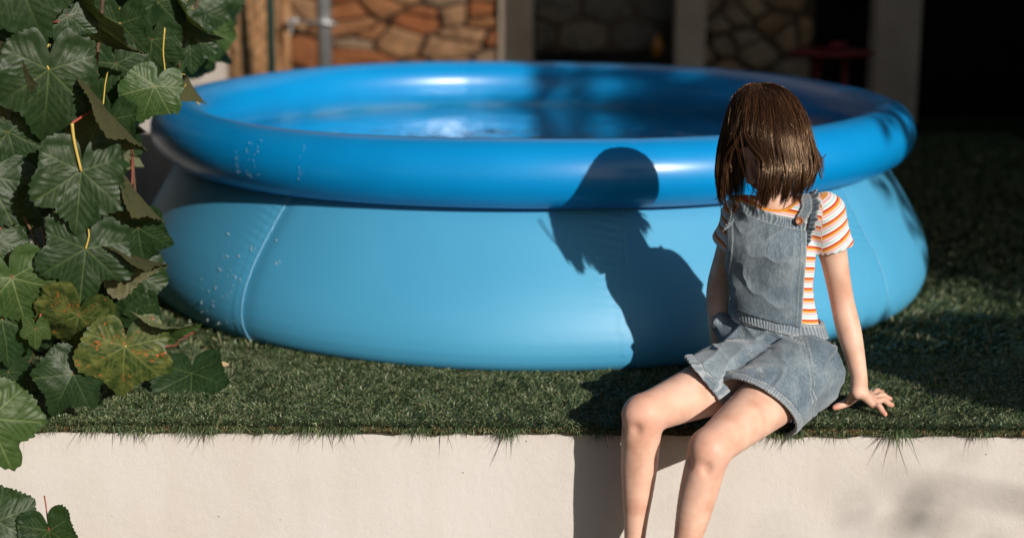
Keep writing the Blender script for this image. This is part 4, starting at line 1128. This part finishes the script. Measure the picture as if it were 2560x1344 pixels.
# ------------------------------------------------------------------ t-shirt
sh_prims = torso+[rcone(RS, mid(CH, NB, .5), .034, .05), rcone(LS, mid(CH, NB, .5), .034, .05)]
LD, RD = nrm(LE-LS), nrm(RE-RS)
Ls_e, Rs_e = LS+LD*.078, RS+RD*.072
sleeves = [rcone(LS-LD*.006, Ls_e+LD*.02, .042, .050), rcone(RS-RD*.006, Rs_e+RD*.02, .041, .046)]
shirt_out = U([infl(p, .007) for p in sh_prims[:3]]+[infl(p, .006) for p in sh_prims[3:]]+sleeves, .022)
neckc = NB+np.array([.003, -.012, .030])
def shirt_fn(P):
    o = shirt_out[0](P)
    d = np.maximum(o, -(o+.0048))                       # shell
    armL = (P-Ls_e) @ nrm(LD+np.array([-.0, 0, 0])); armR = (P-Rs_e) @ RD
    isL = (P-LS) @ LD; isR = (P-RS) @ RD
    # cut sleeves at their hems
    nl = np.linalg.norm(np.cross(P-LS, LD), axis=1); nr_ = np.linalg.norm(np.cross(P-RS, RD), axis=1)
    wavL = .0016*np.sin(np.arctan2((P-LS) @ np.array([0, 1., 0]), (P-LS) @ np.array([1., 0, 0]))*16)
    d = np.where((nl < .070) & (P[:, 0] > LS[0]-.022), np.maximum(d, armL-wavL), d)
    d = np.where((nr_ < .060) & (P[:, 0] < RS[0]+.022), np.maximum(d, armR-wavL), d)
    d = np.maximum(d, (WA[2]-.012)-P[:, 2])
    # neck opening: tilted ellipse column
    q = (P-neckc); q = q @ HMn
    nk = np.sqrt((q[:, 0]/.054)**2+(q[:, 1]/.046)**2)-1
    d = np.maximum(d, -np.maximum(nk*.045, -(q[:, 2]+.030)))
    return d
nz_ = nrm([0.02, -.35, 1.0]); nx_ = nrm(E1-nz_*np.dot(E1, nz_)); HMn = np.stack([nx_, np.cross(nz_, nx_), nz_], 1)
g = Grid((.42, -.06, WA[2]-.03), (.90, .30, NB[2]+.09), .0025); g.whole(shirt_fn)
V, F = g.mesh(); del g
so = shirt_out[0](V)
# wrinkles
N0 = V-np.array([CH[0], CH[1], 0])*1.0
def vnormals(V, F):
    n = np.cross(V[F[:, 1]]-V[F[:, 0]], V[F[:, 3]]-V[F[:, 0]]); o = np.zeros_like(V)
    for k in range(4): np.add.at(o, F[:, k], n)
    return o/(np.linalg.norm(o, axis=1)[:, None]+1e-12)
Nn = vnormals(V, F)
wr = fbm(V*np.array([12, 12, 30]), 1.0, 2, 5)*.0026+(1-np.abs(fbm(V*np.array([16, 16, 26])+V[:, [2, 0, 1]]*8, 1.0, 1, 15)))**3*.0022
V = V+Nn*wr[:, None]
aL = (V-LS) @ LD; aR = (V-RS) @ RD
wL = ((V[:, 0]-(LS[0]-.016)-.10*np.clip(LS[2]-.02-V[:, 2], 0, 1) > 0) & (V[:, 2] > LS[2]-.086)).astype(float); wR = ((V[:, 0] < RS[0]+.014) & (V[:, 2] > RS[2]-.08)).astype(float)
sd_ = nrm(LD+np.array([.35, 0, 0])); sleeveL = (V-LS) @ sd_
stripe = (NB[2]-V[:, 2])*1.05-.16*(V[:, 0]-LS[0]+.08)
stripe = stripe*(1-wL)*(1-wR)+sleeveL*wL+aR*wR
coll = near(V, neckc, 10)*0
q = (V-neckc) @ HMn; nk = np.sqrt((q[:, 0]/.054)**2+(q[:, 1]/.046)**2)-1
coll = ((nk < .16) & (q[:, 2] > -.036)).astype(float)
hem = np.clip(1-np.minimum(np.abs((V-Ls_e) @ LD)+(1-wL), np.abs((V-Rs_e) @ RD)+(1-wR))/.0035, 0, 1)
me = mesh_np('t_shirt', V-PO, F); attr(me, 'stripe', stripe/.0262+20); attr(me, 'collar', coll); attr(me, 'hem', hem)
t = NT('striped_jersey')
fr_ = t.math('FRACT', t.attr('stripe'))
wht, mint, pnk, mus, red = (0.70, 0.67, 0.65), (0.38, 0.56, 0.57), (0.62, 0.36, 0.40), (0.62, 0.25, 0.03), (0.42, 0.022, 0.015)
c = t.ramp(fr_, [(0.0, red), (0.15, mus), (0.36, wht), (0.42, pnk), (0.58, wht), (0.68, mint), (0.84, wht)], 'CONSTANT')
c = t.mix(t.attr('collar'), c, mus); c = t.mix(t.attr('hem'), c, (0.50, 0.60, 0.58))
t.set(color=c, rough=0.85, spec=0.15, sheen=0.3)
t.bump(t.math('ADD', t.math('SINE', t.math('MULTIPLY', t.node('SeparateXYZ').outputs[0], 1.0)), t.noise(300, 2)), 0.25, 0.001)
M_shirt = t.m
link('t_shirt', me, M_shirt, person)

# ------------------------------------------------------------------ denim dungarees
t = NT('washed_denim')
w = t.attr('wear'); st = t.attr('stitch')
mp = t.map((300, 300, 70)); tw_ = t.noise(1.0, 3, 0.7, vec=mp)
c = t.ramp(t.math('ADD', t.math('MULTIPLY', t.noise(9, 4, 0.6), 0.55), t.math('MULTIPLY', tw_, 0.45)), [(0.34, (0.042, 0.072, 0.102)), (0.5, (0.105, 0.148, 0.185)), (0.64, (0.22, 0.268, 0.30))])
c = t.mix(w, c, (0.43, 0.46, 0.48)); c = t.mix(t.math('MULTIPLY', t.attr('dark'), 0.75), c, (0.055, 0.08, 0.105))
c = t.mix(t.math('MULTIPLY', st, 0.8), c, (0.52, 0.50, 0.46))
t.set(color=c, rough=0.9, spec=0.12, sheen=0.25)
t.bump(t.math('ADD', t.noise(420, 2), tw_), 0.35, 0.0015)
M_denim = t.m
def cloth(name, V, F, wr, wear, dark, stitch, parent, Nn=None):
    if Nn is None: Nn = vnormals(V, F)
    V = V+Nn*np.asarray(wr)[:, None]
    me = mesh_np(name, V-PO, F); attr(me, 'wear', np.clip(wear, 0, 1)); attr(me, 'dark', np.clip(dark, 0, 1)); attr(me, 'stitch', np.clip(stitch, 0, 1))
    return link(name, me, M_denim, parent)
# shorts
RHm, LHm = at(1760, 952, .0), at(1893, 1018, -.05)
nRh, nLh = nrm([-.76, -.08, -.62]), nrm([-.50, -.55, -.66])
pelv = U([ecap(PE+np.array([0, 0, -.012]), WA+np.array([0, 0, -.035]), (.126, .098), (.102, .080), E1), rcone(at(1850, 850, .16), at(1806, 808, .19), .045, .026)], .03)
legR_ = rcone(RH+np.array([0, 0, -.006]), RHm+nrm(RHm-RH)*.06+np.array([0, 0, -.013]), .085, .075); legL_ = rcone(LH, LHm+nrm(LHm-LH)*.06, .092, .099)
zt = WA[2]+.002
def shorts_fn(P):
    p_, r_, l_ = pelv[0](P), legR_[0](P), legL_[0](P)
    unc = smin(smin(p_, r_, .022), l_, .010)
    sol = smin(smin(p_, np.maximum(r_, (P-RHm) @ nRh), .022), np.maximum(l_, (P-LHm) @ nLh), .010)
    inn = smin(smin(p_, np.maximum(r_, (P-RHm) @ nRh-.014), .022), np.maximum(l_, (P-LHm) @ nLh-.014), .010)
    d = np.maximum(sol, -(inn+.0058))
    # keep the leg cloth tubes from being filled by one another: open both hems
    d = np.maximum(d, np.where(((P-LHm) @ nLh > 0) & ((P-RHm) @ nRh > 0), 1.0, -1.0))
    d = np.maximum(d, P[:, 2]-(zt-.010+.18*(-(P[:, 0]-WA[0]))*0.9))
    return np.maximum(d, np.where(P[:, 1] > -.005, .004-P[:, 2], -1))
g = Grid((.28, -.22, -.12), (.86, .32, .28), .003); g.whole(shorts_fn); V, F = g.mesh(); del g
dR = -((V-RHm) @ nRh); dL = -((V-LHm) @ nLh)
rR = (legR_[0](V) < .012) & (legR_[0](V) < legL_[0](V)); rL = (legL_[0](V) < .012) & ~rR
hd = np.where(rL, dL, 9.0); hd = np.minimum(hd, np.where(rR, dR, 9.0))
hemband = (hd < .017).astype(float)
angL = np.arctan2((V-LHm) @ np.cross(nLh, nrm(np.cross(nLh, [0, 0, 1.]))), (V-LHm) @ nrm(np.cross(nLh, [0, 0, 1.])))
puck = np.sin(angL*100+6*fbm(V, 25, 2))*(.4+.8*np.abs(vnoise(V, 45, 4)))
lg_ax = nrm(LHm-LH)
rid = (1-np.abs(fbm(np.stack([V @ nrm([.75, -.1, .55])*7, V @ nrm([-.6, .2, .75])*24, V[:, 1]*8], -1), 1.0, 1, 21)))**4
rid2 = (1-np.abs(fbm(np.stack([V @ nrm([.6, 0, -.8])*7, V @ nrm([.8, .1, .6])*22, V[:, 1]*8], -1), 1.0, 1, 33)))**4
wr = .0075*rid+.0050*rid2+.0045*fbm(V, 12, 2, 3)-.004
wr = wr*np.clip(hd/.02, .25, 1)+.0016*hemband+.0006*puck*hemband
# side and front seams as shallow grooves with pale stitching
seamx = at(2013, 880, .03)[0]; sm = np.abs(V[:, 0]-(seamx+.14*(zt-V[:, 2])*.25)); smf = (V[:, 1] < .16)
s1 = np.exp(-((sm-.004)/.0012)**2)*smf; g1 = np.exp(-(sm/.0014)**2)*smf
crx = at(1868, 860, .03); cs = np.abs((V-crx) @ nrm([.9, 0, .42])); s2 = np.exp(-((cs-.003)/.0011)**2)*(V[:, 1] < .12)*(V[:, 2] > .0)*(hd > .03)
pk1 = at(1872, 822, .04); pk2 = at(1866, 800, .04)
pl = np.abs(V[:, 2]-(zt-.024+.20*-(V[:, 0]-WA[0]))); pm = (V[:, 0] > pk1[0]) & (V[:, 0] < seamx) & (V[:, 1] < .13)
stch = np.maximum(np.maximum(s1, s2), np.exp(-((pl-.001)/.0011)**2)*pm)*.6+np.exp(-((hd-.0165)/.0012)**2)*.9
stch *= (np.sin((V[:, 0]+V[:, 2]*1.0)*1400) > -.3)
wear = .16*rid+.45*hemband*(puck > .2)+.35*np.exp(-(hd/.003)**2)
dark = .8*np.exp(-((hd-.019)/.002)**2)+.35*hemband*(puck < -.4)+.6*g1*smf
dun = cloth('dungarees', V, F, wr-.002*g1, wear, dark, stch, person)
# waistband
def wband_fn(P):
    o = U([infl(p, .012) for p in torso[:3]], .03)[0](P)
    d = np.maximum(o, -(o+.007)); zz = P[:, 2]-(WA[2]-.004)+.20*(P[:, 0]-WA[0])
    return np.maximum(d, np.abs(zz)-.0165)
g = Grid((WA[0]-.14, WA[1]-.12, WA[2]-.07), (WA[0]+.15, WA[1]+.13, WA[2]+.07), .0022); g.whole(wband_fn); V, F = g.mesh(); del g
a_ = np.arctan2(V[:, 0]-WA[0], -(V[:, 1]-WA[1])); zz = V[:, 2]-(WA[2]-.004)+.20*(V[:, 0]-WA[0])
gp2 = np.sin(a_*72+7*fbm(V, 22, 2, 2)+1.2*zz/.016)*(.5+.6*np.abs(vnoise(V, 50, 4)))
cloth('waistband', V, F, .0014*gp2*np.clip(1.15-np.abs(zz)/.016, 0, 1), .35*(gp2 > .35)+.15, .45*(gp2 < -.45), np.exp(-((np.abs(zz)-.0125)/.001)**2)*(np.sin(a_*300) > -.2)*.8, dun)
# bib
bx0, bx1 = float(at(1829, 660, .045)[0]), float(at(2017, 660, .035)[0])
zt0, zt1 = float(at(1829, 512, .075)[2])+.011, float(at(2017, 560, .055)[2])+.008
zb0 = WA[2]+.004
bib_o = U([infl(ecap(WA, CH, (.102, .076), (.102, .072), E1), .010), infl(ecap(CH, mid(CH, NB, .66), (.102, .072), (.098, .054), E1), .0125), infl(torso[3], .004)], .03)
def edges(P):
    s_ = P[:, 0]; ztop = zt0+(zt1-zt0)*(s_-bx0)/(bx1-bx0)-.006*np.sin(np.clip((s_-bx0)/(bx1-bx0), 0, 1)*np.pi)
    lft = bx0-.006*np.clip((zt0-P[:, 2])/(zt0-zb0), 0, 1); rgt = bx1
    return s_-lft, rgt-s_, ztop-P[:, 2], P[:, 2]-(zb0-.20*(s_-WA[0]))
def bib_fn(P):
    o = bib_o[0](P); d = np.maximum(o, -(o+.0050)); l_, r_, t_, b_ = edges(P)
    d = np.maximum(d, -np.minimum(np.minimum(l_, r_), np.minimum(t_, b_)))
    return np.maximum(d, P[:, 1]-(CH[1]-.005))
g = Grid((bx0-.03, -.06, WA[2]-.03), (bx1+.02, .14, zt0+.02), .0022); g.whole(bib_fn); V, F = g.mesh(); del g
l_, r_, t_, b_ = edges(V); em = np.minimum(np.minimum(l_, r_), t_)
u_ = (V[:, 0]-bx0)/(bx1-bx0); w_ = (V[:, 2]-zb0)/(zt0-zb0)
q3 = np.stack([(V[:, 0]+.55*V[:, 2])*13, (V[:, 2]-.5*V[:, 0])*17, V[:, 1]*5], -1)
rid = (1-np.abs(fbm(q3, 1.0, 2, 41)))**4; rid3 = (1-np.abs(fbm(np.stack([V[:, 0]*34, V[:, 2]*9, V[:, 1]*5], -1), 1.0, 2, 44)))**5
band = (t_ < .024).astype(float); gth = np.sin(V[:, 0]*800+7*fbm(V, 30, 2, 5))*(.5+.6*np.abs(vnoise(V, 50, 6)))
inner = np.clip(np.minimum(em, .03)/.03, 0, 1)*np.clip(b_/.02, .3, 1)
wr = inner*(1-band*.85)*(.0055*rid+.0022*rid3*np.clip(w_, 0, 1)+.0026*fbm(V, 10, 1, 9)-.001)+.0005*band*gth+.0014*((r_ < .012) | (l_ < .010))*(1-band)
stc = (np.exp(-((t_-.0235)/.001)**2)+np.exp(-((r_-.0115)/.001)**2)+np.exp(-((l_-.0095)/.001)**2)+np.exp(-((t_-.004)/.001)**2))*(np.sin((V[:, 0]+V[:, 2])*1500) > -.2)
bib = cloth('bib', V, F, wr, .18*rid*inner+.40*band*(gth > .3)+.6*np.exp(-(em/.0022)**2), .55*band*(gth < -.25)+.5*np.exp(-((r_-.0145)/.0018)**2)+.4*np.exp(-((t_-.026)/.002)**2), stc*.55, dun)
# straps
def strap(x_top, x_bot, off, wid, z0, name='strap'):
    so_ = U([infl(p, off) for p in sh_prims], .022)
    def ctr(P):
        f_ = np.clip((P[:, 2]-z0)/(NB[2]-z0), 0, 1.2)
        return x_bot+(x_top-x_bot)*f_
    def fn(P):
        o = so_[0](P); d = np.maximum(o, -(o+.005)); return np.maximum(np.maximum(d, np.abs(P[:, 0]-ctr(P))-wid), z0-P[:, 2])
    g = Grid((min(x_top, x_bot)-.05, -.05, z0-.02), (max(x_top, x_bot)+.05, .30, NB[2]+.07), .0022); g.whole(fn); V, F = g.mesh(); del g
    dd = wid-np.abs(V[:, 0]-ctr(V)); pk = np.sin(V[:, 2]*700+V[:, 1]*500+3*fbm(V, 40, 2))
    return cloth(name, V, F, .0007*pk*(dd < .006), .35*(dd < .002)+.15, .4*(pk < -.5)*(dd < .007)+.35*np.exp(-(dd/.009-1)**2*8), np.exp(-((dd-.0045)/.0009)**2)*.7, dun)
xsL = float(at(2000, 520, .05)[0]); xsR = float(at(1856, 500, .06)[0])
strap(xsL+.016, xsL-.001, .0135, .0130, zt1-.008); strap(xsR+.008, xsR-.016, .0135, .0125, zt0-.012)
# ruffles on the outer edge of each strap
def ruffle(x_top, x_bot, z0, sgn):
    so_ = U([infl(p, .011) for p in sh_prims], .022)[0]; pts = []; lower = []
    n = 150
    for k in range(n):
        f_ = k/(n-1); ang = -1.05+f_*2.3
        c0 = NB+np.array([0, .0, -.055]); x_ = x_bot+(x_top-x_bot)*np.clip(f_*1.8, 0, 1)
        d = np.array([0, -math.cos(ang), math.sin(ang)*1.0]); d = np.array([0, -math.cos(ang+.6), math.sin(ang+.6)])
        lo_, hi_ = 0.0, .16
        for _ in range(16):
            m = (lo_+hi_)/2; p = np.array([x_, c0[1], c0[2]])+d*m
            if so_(p[None])[0] < 0: lo_ = m
            else: hi_ = m
        pts.append(np.array([x_, c0[1], c0[2]])+d*hi_); lower.append(d)
    pts = np.array(pts); D_ = np.array(lower); m = 9; V = []
    for j in range(m):
        v_ = j/(m-1); wv = np.sin(np.arange(n)*.36+1.2*np.sin(np.arange(n)*.13))
        hgt = .019*np.sin(np.clip(np.arange(n)/(n-1), 0.02, .98)*np.pi)**.5
        V.append(pts+np.array([sgn, 0, 0])*(hgt*v_*(.88+.12*wv))[:, None]+D_*((hgt*v_*.75+v_**1.2*.0035*wv)[:, None])+np.array([0, -1, 0])*(v_**1.3*.004*np.cos(np.arange(n)*.9))[:, None])
    V = np.array(V).reshape(-1, 3); i = np.arange(m-1)[:, None]*n; j = np.arange(n-1)[None, :]
    F = np.stack([i+j, i+n+j, i+n+j+1, i+j+1], -1).reshape(-1, 4); F = F if sgn < 0 else F[:, ::-1]
    vv = np.repeat(np.linspace(0, 1, m), n)
    o = cloth('ruffle', V, F, np.zeros(len(V)), .5*(vv > .8), .5*(vv < .15), np.exp(-((vv-.8)/.06)**2)*.6, dun)
    sm_ = o.modifiers.new('thickness', 'SOLIDIFY'); sm_.thickness = .0014; sm_.offset = 0
    return o
ruffle(xsL+.028, xsL+.011, zt1, 1); ruffle(xsR-.006, xsR-.028, zt0, -1)
# buttons
t = NT('wood_button'); t.set(color=t.ramp(t.noise(60, 3), [(0.3, (0.16, 0.055, 0.02)), (0.7, (0.34, 0.13, 0.05))]), rough=0.35, spec=0.5); M_btn = t.m
t = NT('button_hole'); t.set(color=(0.01, 0.006, 0.004), rough=0.8); M_hole = t.m
for (px, py) in ((1840, 524), (1997, 552)):
    ray = _R @ np.array([(px-1280)/FPX, -(py-672)/FPX, -1.0]); lo_, hi_ = 3.4, 3.9
    ts = np.linspace(3.4, 3.9, 500); dv = bib_o[0](CAM+ray*ts[:, None]); k_ = int(np.argmax(dv < -.001)); p = CAM+ray*ts[k_]
    e_ = .002; n_ = np.array([(bib_o[0]((p+np.eye(3)[q]*e_)[None])-bib_o[0]((p-np.eye(3)[q]*e_)[None]))[0] for q in range(3)]); n_ = nrm(n_)
    prof = [(0, .0022), (.0055, .0020), (.0062, .0032), (.0078, .0038), (.0092, .0032), (.0096, .0018), (.0090, 0), (0, 0)]
    v, f = lathe_vf([(a, b) for a, b in prof], 36); 
    q = Vector(n_).to_track_quat('Z', 'Y'); v = np.array([list(q @ Vector(x)) for x in v])+p+n_*.0085
    btn = link('button', mesh_np('button', v-PO, f[:, ::-1]), M_btn, dun)
# waist flap of shirt hem: small wavy edge
# ------------------------------------------------------------------ hair
lv = np.array([212, 218, 230, 250, 280, 320, 360, 400, 440, 480, 520, 600.])
hc_ = np.array([1911, 1912, 1914, 1917, 1917, 1917, 1918, 1919, 1912, 1905, 1895, 1880.])
hw_ = np.array([16, 36, 56, 76, 93, 107, 118, 124, 122, 114, 108, 100.])
lv_d = np.linspace(212, 600, 160); hcd = np.interp(lv_d, lv, hc_); hwd = np.interp(lv_d, lv, hw_)
for _ in range(14): hcd[1:-1] = (hcd[:-2]+2*hcd[1:-1]+hcd[2:])/4; hwd[1:-1] = (hwd[:-2]+2*hwd[1:-1]+hwd[2:])/4
lv, hc_, hw_ = lv_d, hcd, hwd
pos = [at(c_, y_, .083) for c_, y_ in zip(hc_, lv)]; sc_ = fwd_scale(HC)
hz = np.array([p[2] for p in pos]); hx = np.array([p[0] for p in pos])
def env(lev, phi, rho, gap=None):
    """point of the hair envelope at photo row lev, azimuth phi (0 = towards camera), relative radius rho"""
    w_ = np.interp(lev, lv, hw_)*sc_*rho; cx = np.interp(lev, lv, hx); cz = np.interp(lev, lv, hz)
    yy = .083+.040*np.clip((330-lev)/118, 0, 1)**1.3-.012*np.clip((lev-330)/150, 0, 1)
    back = (np.cos(phi) < 0)
    dep = np.where(back, .92, 1.13+.32*np.clip((350-lev)/138, 0, 1)**1.5+.13*np.clip((lev-350)/100, 0, 1)**1.5)
    return np.stack([cx+np.sin(phi)*w_, yy-np.cos(phi)*w_*dep, cz*np.ones_like(w_)], -1)
hr = np.random.default_rng(21)
NC = 380; NS = 24
cphi = np.linspace(-np.pi, np.pi, NC, endpoint=False)+hr.normal(0, .02, NC); hr.shuffle(cphi)
endlv = lambda ph: np.interp(np.degrees(ph), [-180, -130, -95, -70, -50, -30, 0, 20, 45, 65, 85, 100, 130, 180], [428, 445, 492, 506, 500, 486, 486, 486, 476, 452, 424, 414, 420, 428])
Vs, Fs, Cs = [], [], []
nseg = 15; off = 0
def strandset(phi0, ln_end, rho, start, amp, curl, rad, drift, fout, npt=nseg):
    s = np.linspace(0, 1, npt)
    lev = start+(ln_end-start)*(s**1.15)
    ph = phi0+drift*s**2
    # parting over the cheek: locks swing away from azimuth -46 degrees below the brow
    g0 = math.radians(-43); d = ph-g0; k = np.clip((lev-326)/55, 0, 1)*math.radians(23)
    side = 1 if phi0+drift*.4 > g0 else -1
    push = k*np.exp(-(d/math.radians(30))**2)
    ph = ph+side*push
    rh = rho*(1-.10*np.clip(s-.75, 0, 1)**2*16*(.25)*(1-fout))+fout*.14*np.clip((s-.8)/.2, 0, 1)**2
    P = env(lev, ph, rh)
    wob = amp*s*np.array([math.sin(curl[0]), math.cos(curl[0])])[:, None]*np.sin(s*curl[1]+curl[2])
    P[:, 0] += wob[0]; P[:, 1] += wob[1]
    return P
for ci in range(NC):
    ph0 = cphi[ci]; layer = hr.choice([.78, .88, .95, .985, 1.0], p=[.14, .18, .2, .25, .23])
    e0 = endlv(ph0)+hr.normal(0, 8)-(1-layer)*70; dr = hr.normal(0, .15); cur = (hr.uniform(0, 6.28), hr.uniform(2, 6), hr.uniform(0, 6.28)); am = hr.uniform(.001, .006)
    fo = 1.0 if (math.radians(75) < ph0 < math.radians(120) and hr.random() < .5) else 0.0
    wd = hr.uniform(.018, .040)
    dg = math.degrees(ph0)
    if -62 < dg < 6 and hr.random() < .85:      # thinned locks over the face
        if hr.random() < .50: e0 = hr.uniform(370, 440)
        wd *= .8; am *= 1.5
    for k in range(NS):
        u = hr.normal(0, 1); ph = ph0+wd*u*.8; tpr = hr.uniform(.35, .9)
        st0 = hr.choice([212, 213, 216, 224, 240, 262], p=[.3, .25, .2, .12, .08, .05])+hr.uniform(0, 5)
        P = strandset(ph, e0-abs(hr.normal(0, 7))-2*u*u, layer+hr.normal(0, .008), st0, am, cur, 0, dr-wd*u*tpr, fo)
        s = np.linspace(0, 1, nseg)
        jit = hr.normal(0, .0011, 3); j0 = hr.normal(0, .0030, 3)*np.array([1, 1, .1])+np.array([math.sin(ci*1.7)*.007, 0, 0])
        P = P+jit*s[:, None]+j0*((1-s)**4)[:, None]
        Vs.append(P); Cs.append(hr.uniform(0, 1))
# flyaway wisps: long locks at the left, thin strands across the cheek, flicks at the right
def wisp(pts, Y, n, spread, seed):
    r_ = np.random.default_rng(seed); base = smooth_path([at(a, b, y_) for (a, b), y_ in zip(pts, Y)], nseg)
    for k in range(n):
        o = r_.normal(0, spread, 3); cvg = np.linspace(1, .25, nseg)[:, None]
        Vs.append(base+o*cvg+np.sin(np.linspace(0, 5, nseg)+r_.uniform(0, 6))[:, None]*np.array([.0008, .0008, 0])); Cs.append(r_.uniform(0, 1))
wisp([(1812, 320), (1798, 400), (1795, 460), (1800, 505), (1804, 535)], [.07, .05, .045, .045, .045], 6, .0022, 1)
wisp([(1815, 330), (1802, 420), (1798, 475), (1792, 494), (1784, 500)], [.07, .06, .06, .06, .06], 6, .002, 2)
wisp([(1850, 330), (1862, 400), (1872, 450), (1890, 485), (1898, 500)], [-.035, -.040, -.035, -.030, -.025], 5, .0016, 3)
wisp([(1835, 340), (1850, 410), (1866, 455), (1872, 478)], [-.03, -.035, -.03, -.02], 4, .0016, 4)
wisp([(2015, 320), (2034, 360), (2044, 388), (2055, 396), (2066, 384)], [.05, .06, .06, .06, .06], 12, .002, 5)
wisp([(2010, 330), (2030, 375), (2038, 402), (2050, 412), (2060, 420)], [.03, .04, .05, .05, .05], 12, .002, 6)
wisp([(1830, 380), (1816, 440), (1812, 490), (1818, 520)], [.02, .02, .02, .02], 8, .002, 7)
wisp([(1802, 380), (1794, 440), (1798, 495), (1808, 510)], [0.05, .04, .04, .04], 22, .003, 8)
for k in range(520):  # inner hair on the far side of the face
    ph = math.radians(hr.uniform(-125, -48)); s = np.linspace(0, 1, nseg); lev = 300+(hr.uniform(470, 500)-300)*s
    P = env(lev, ph*np.ones(nseg), hr.uniform(.52, .80)*np.ones(nseg)); P[:, 1] += .02; Vs.append(P); Cs.append(hr.uniform(0, .5))
for k in range(70):   # loose single hairs over the crown
    ph = hr.uniform(-np.pi, np.pi); P = strandset(ph, hr.uniform(300, 400), 1.015+abs(hr.normal(0, .015)), 212, .004, (hr.uniform(0, 6), 4, hr.uniform(0, 6)), 0, hr.normal(0, .3), 0)
    Vs.append(P); Cs.append(hr.uniform(0, 1))
P = np.array(Vs); ns = len(P); T = np.gradient(P, axis=1); T /= np.linalg.norm(T, axis=2)[..., None]+1e-9
out_ = P-np.array([HC[0], .08, 0]); out_[..., 2] = 0; out_ /= np.linalg.norm(out_, axis=2)[..., None]+1e-9
Bn = np.cross(T, out_); Bn /= np.linalg.norm(Bn, axis=2)[..., None]+1e-9; Nn_ = np.cross(Bn, T)
rad = hr.uniform(.00030, .00058, ns)[:, None]*np.interp(np.linspace(0, 1, nseg), [0, .1, .8, 1], [.8, 1, .9, .25])[None, :]
ring = [(0, 1.0), (2*np.pi/3, 1.0), (4*np.pi/3, 1.0)]
V = np.stack([P+rad[..., None]*(np.cos(a)*Nn_+np.sin(a)*Bn) for a, _ in ring], 2)     # ns,nseg,3,3
i = (np.arange(ns)[:, None, None]*nseg*3+np.arange(nseg-1)[None, :, None]*3); j = np.arange(3)[None, None, :]; k = (np.arange(3)+1)[None, None, :] % 3
F = np.stack([i+j, i+k, i+3+k, i+3+j], -1).reshape(-1, 4)
me = mesh_np('hair', V.reshape(-1, 3)-PO, F); attr(me, 'tone', np.repeat(np.array(Cs), nseg*3)); attr(me, 'along', np.tile(np.repeat(np.linspace(0, 1, nseg), 3), ns))
t = NT('brown_hair')
c = t.ramp(t.attr('tone'), [(0.0, (0.016, 0.008, 0.005)), (0.5, (0.034, 0.015, 0.008)), (1.0, (0.105, 0.047, 0.020))])
t.set(color=c, rough=0.24, spec=0.65)
t.b.inputs['Specular Tint'].default_value = (1.0, 0.72, 0.48, 1)
M_hair = t.m
hair = link('hair', me, M_hair, person)
# dark under-layer hugging the skull
g = Grid(HC-.14, HC+.14, .004)
sk = ellip(H(0, -.013, .020), (.073, .085, .079), HM)
def under(P):
    o = sk[0](P); d = np.maximum(o, -(o+.008)); f_ = (P-HC) @ HF; u2 = (P-HC) @ HU
    return np.maximum(d, np.minimum(f_-.045, -(u2-.035)) if False else np.where(u2 > .040, -1, f_-.05-.3*u2))
g.whole(under); V, F = g.mesh(); del g
t = NT('under_hair'); t.set(color=(0.018, 0.009, 0.006), rough=0.7, spec=0.2)
link('under_hair', mesh_np('under_hair', V-PO, F), t.m, hair)
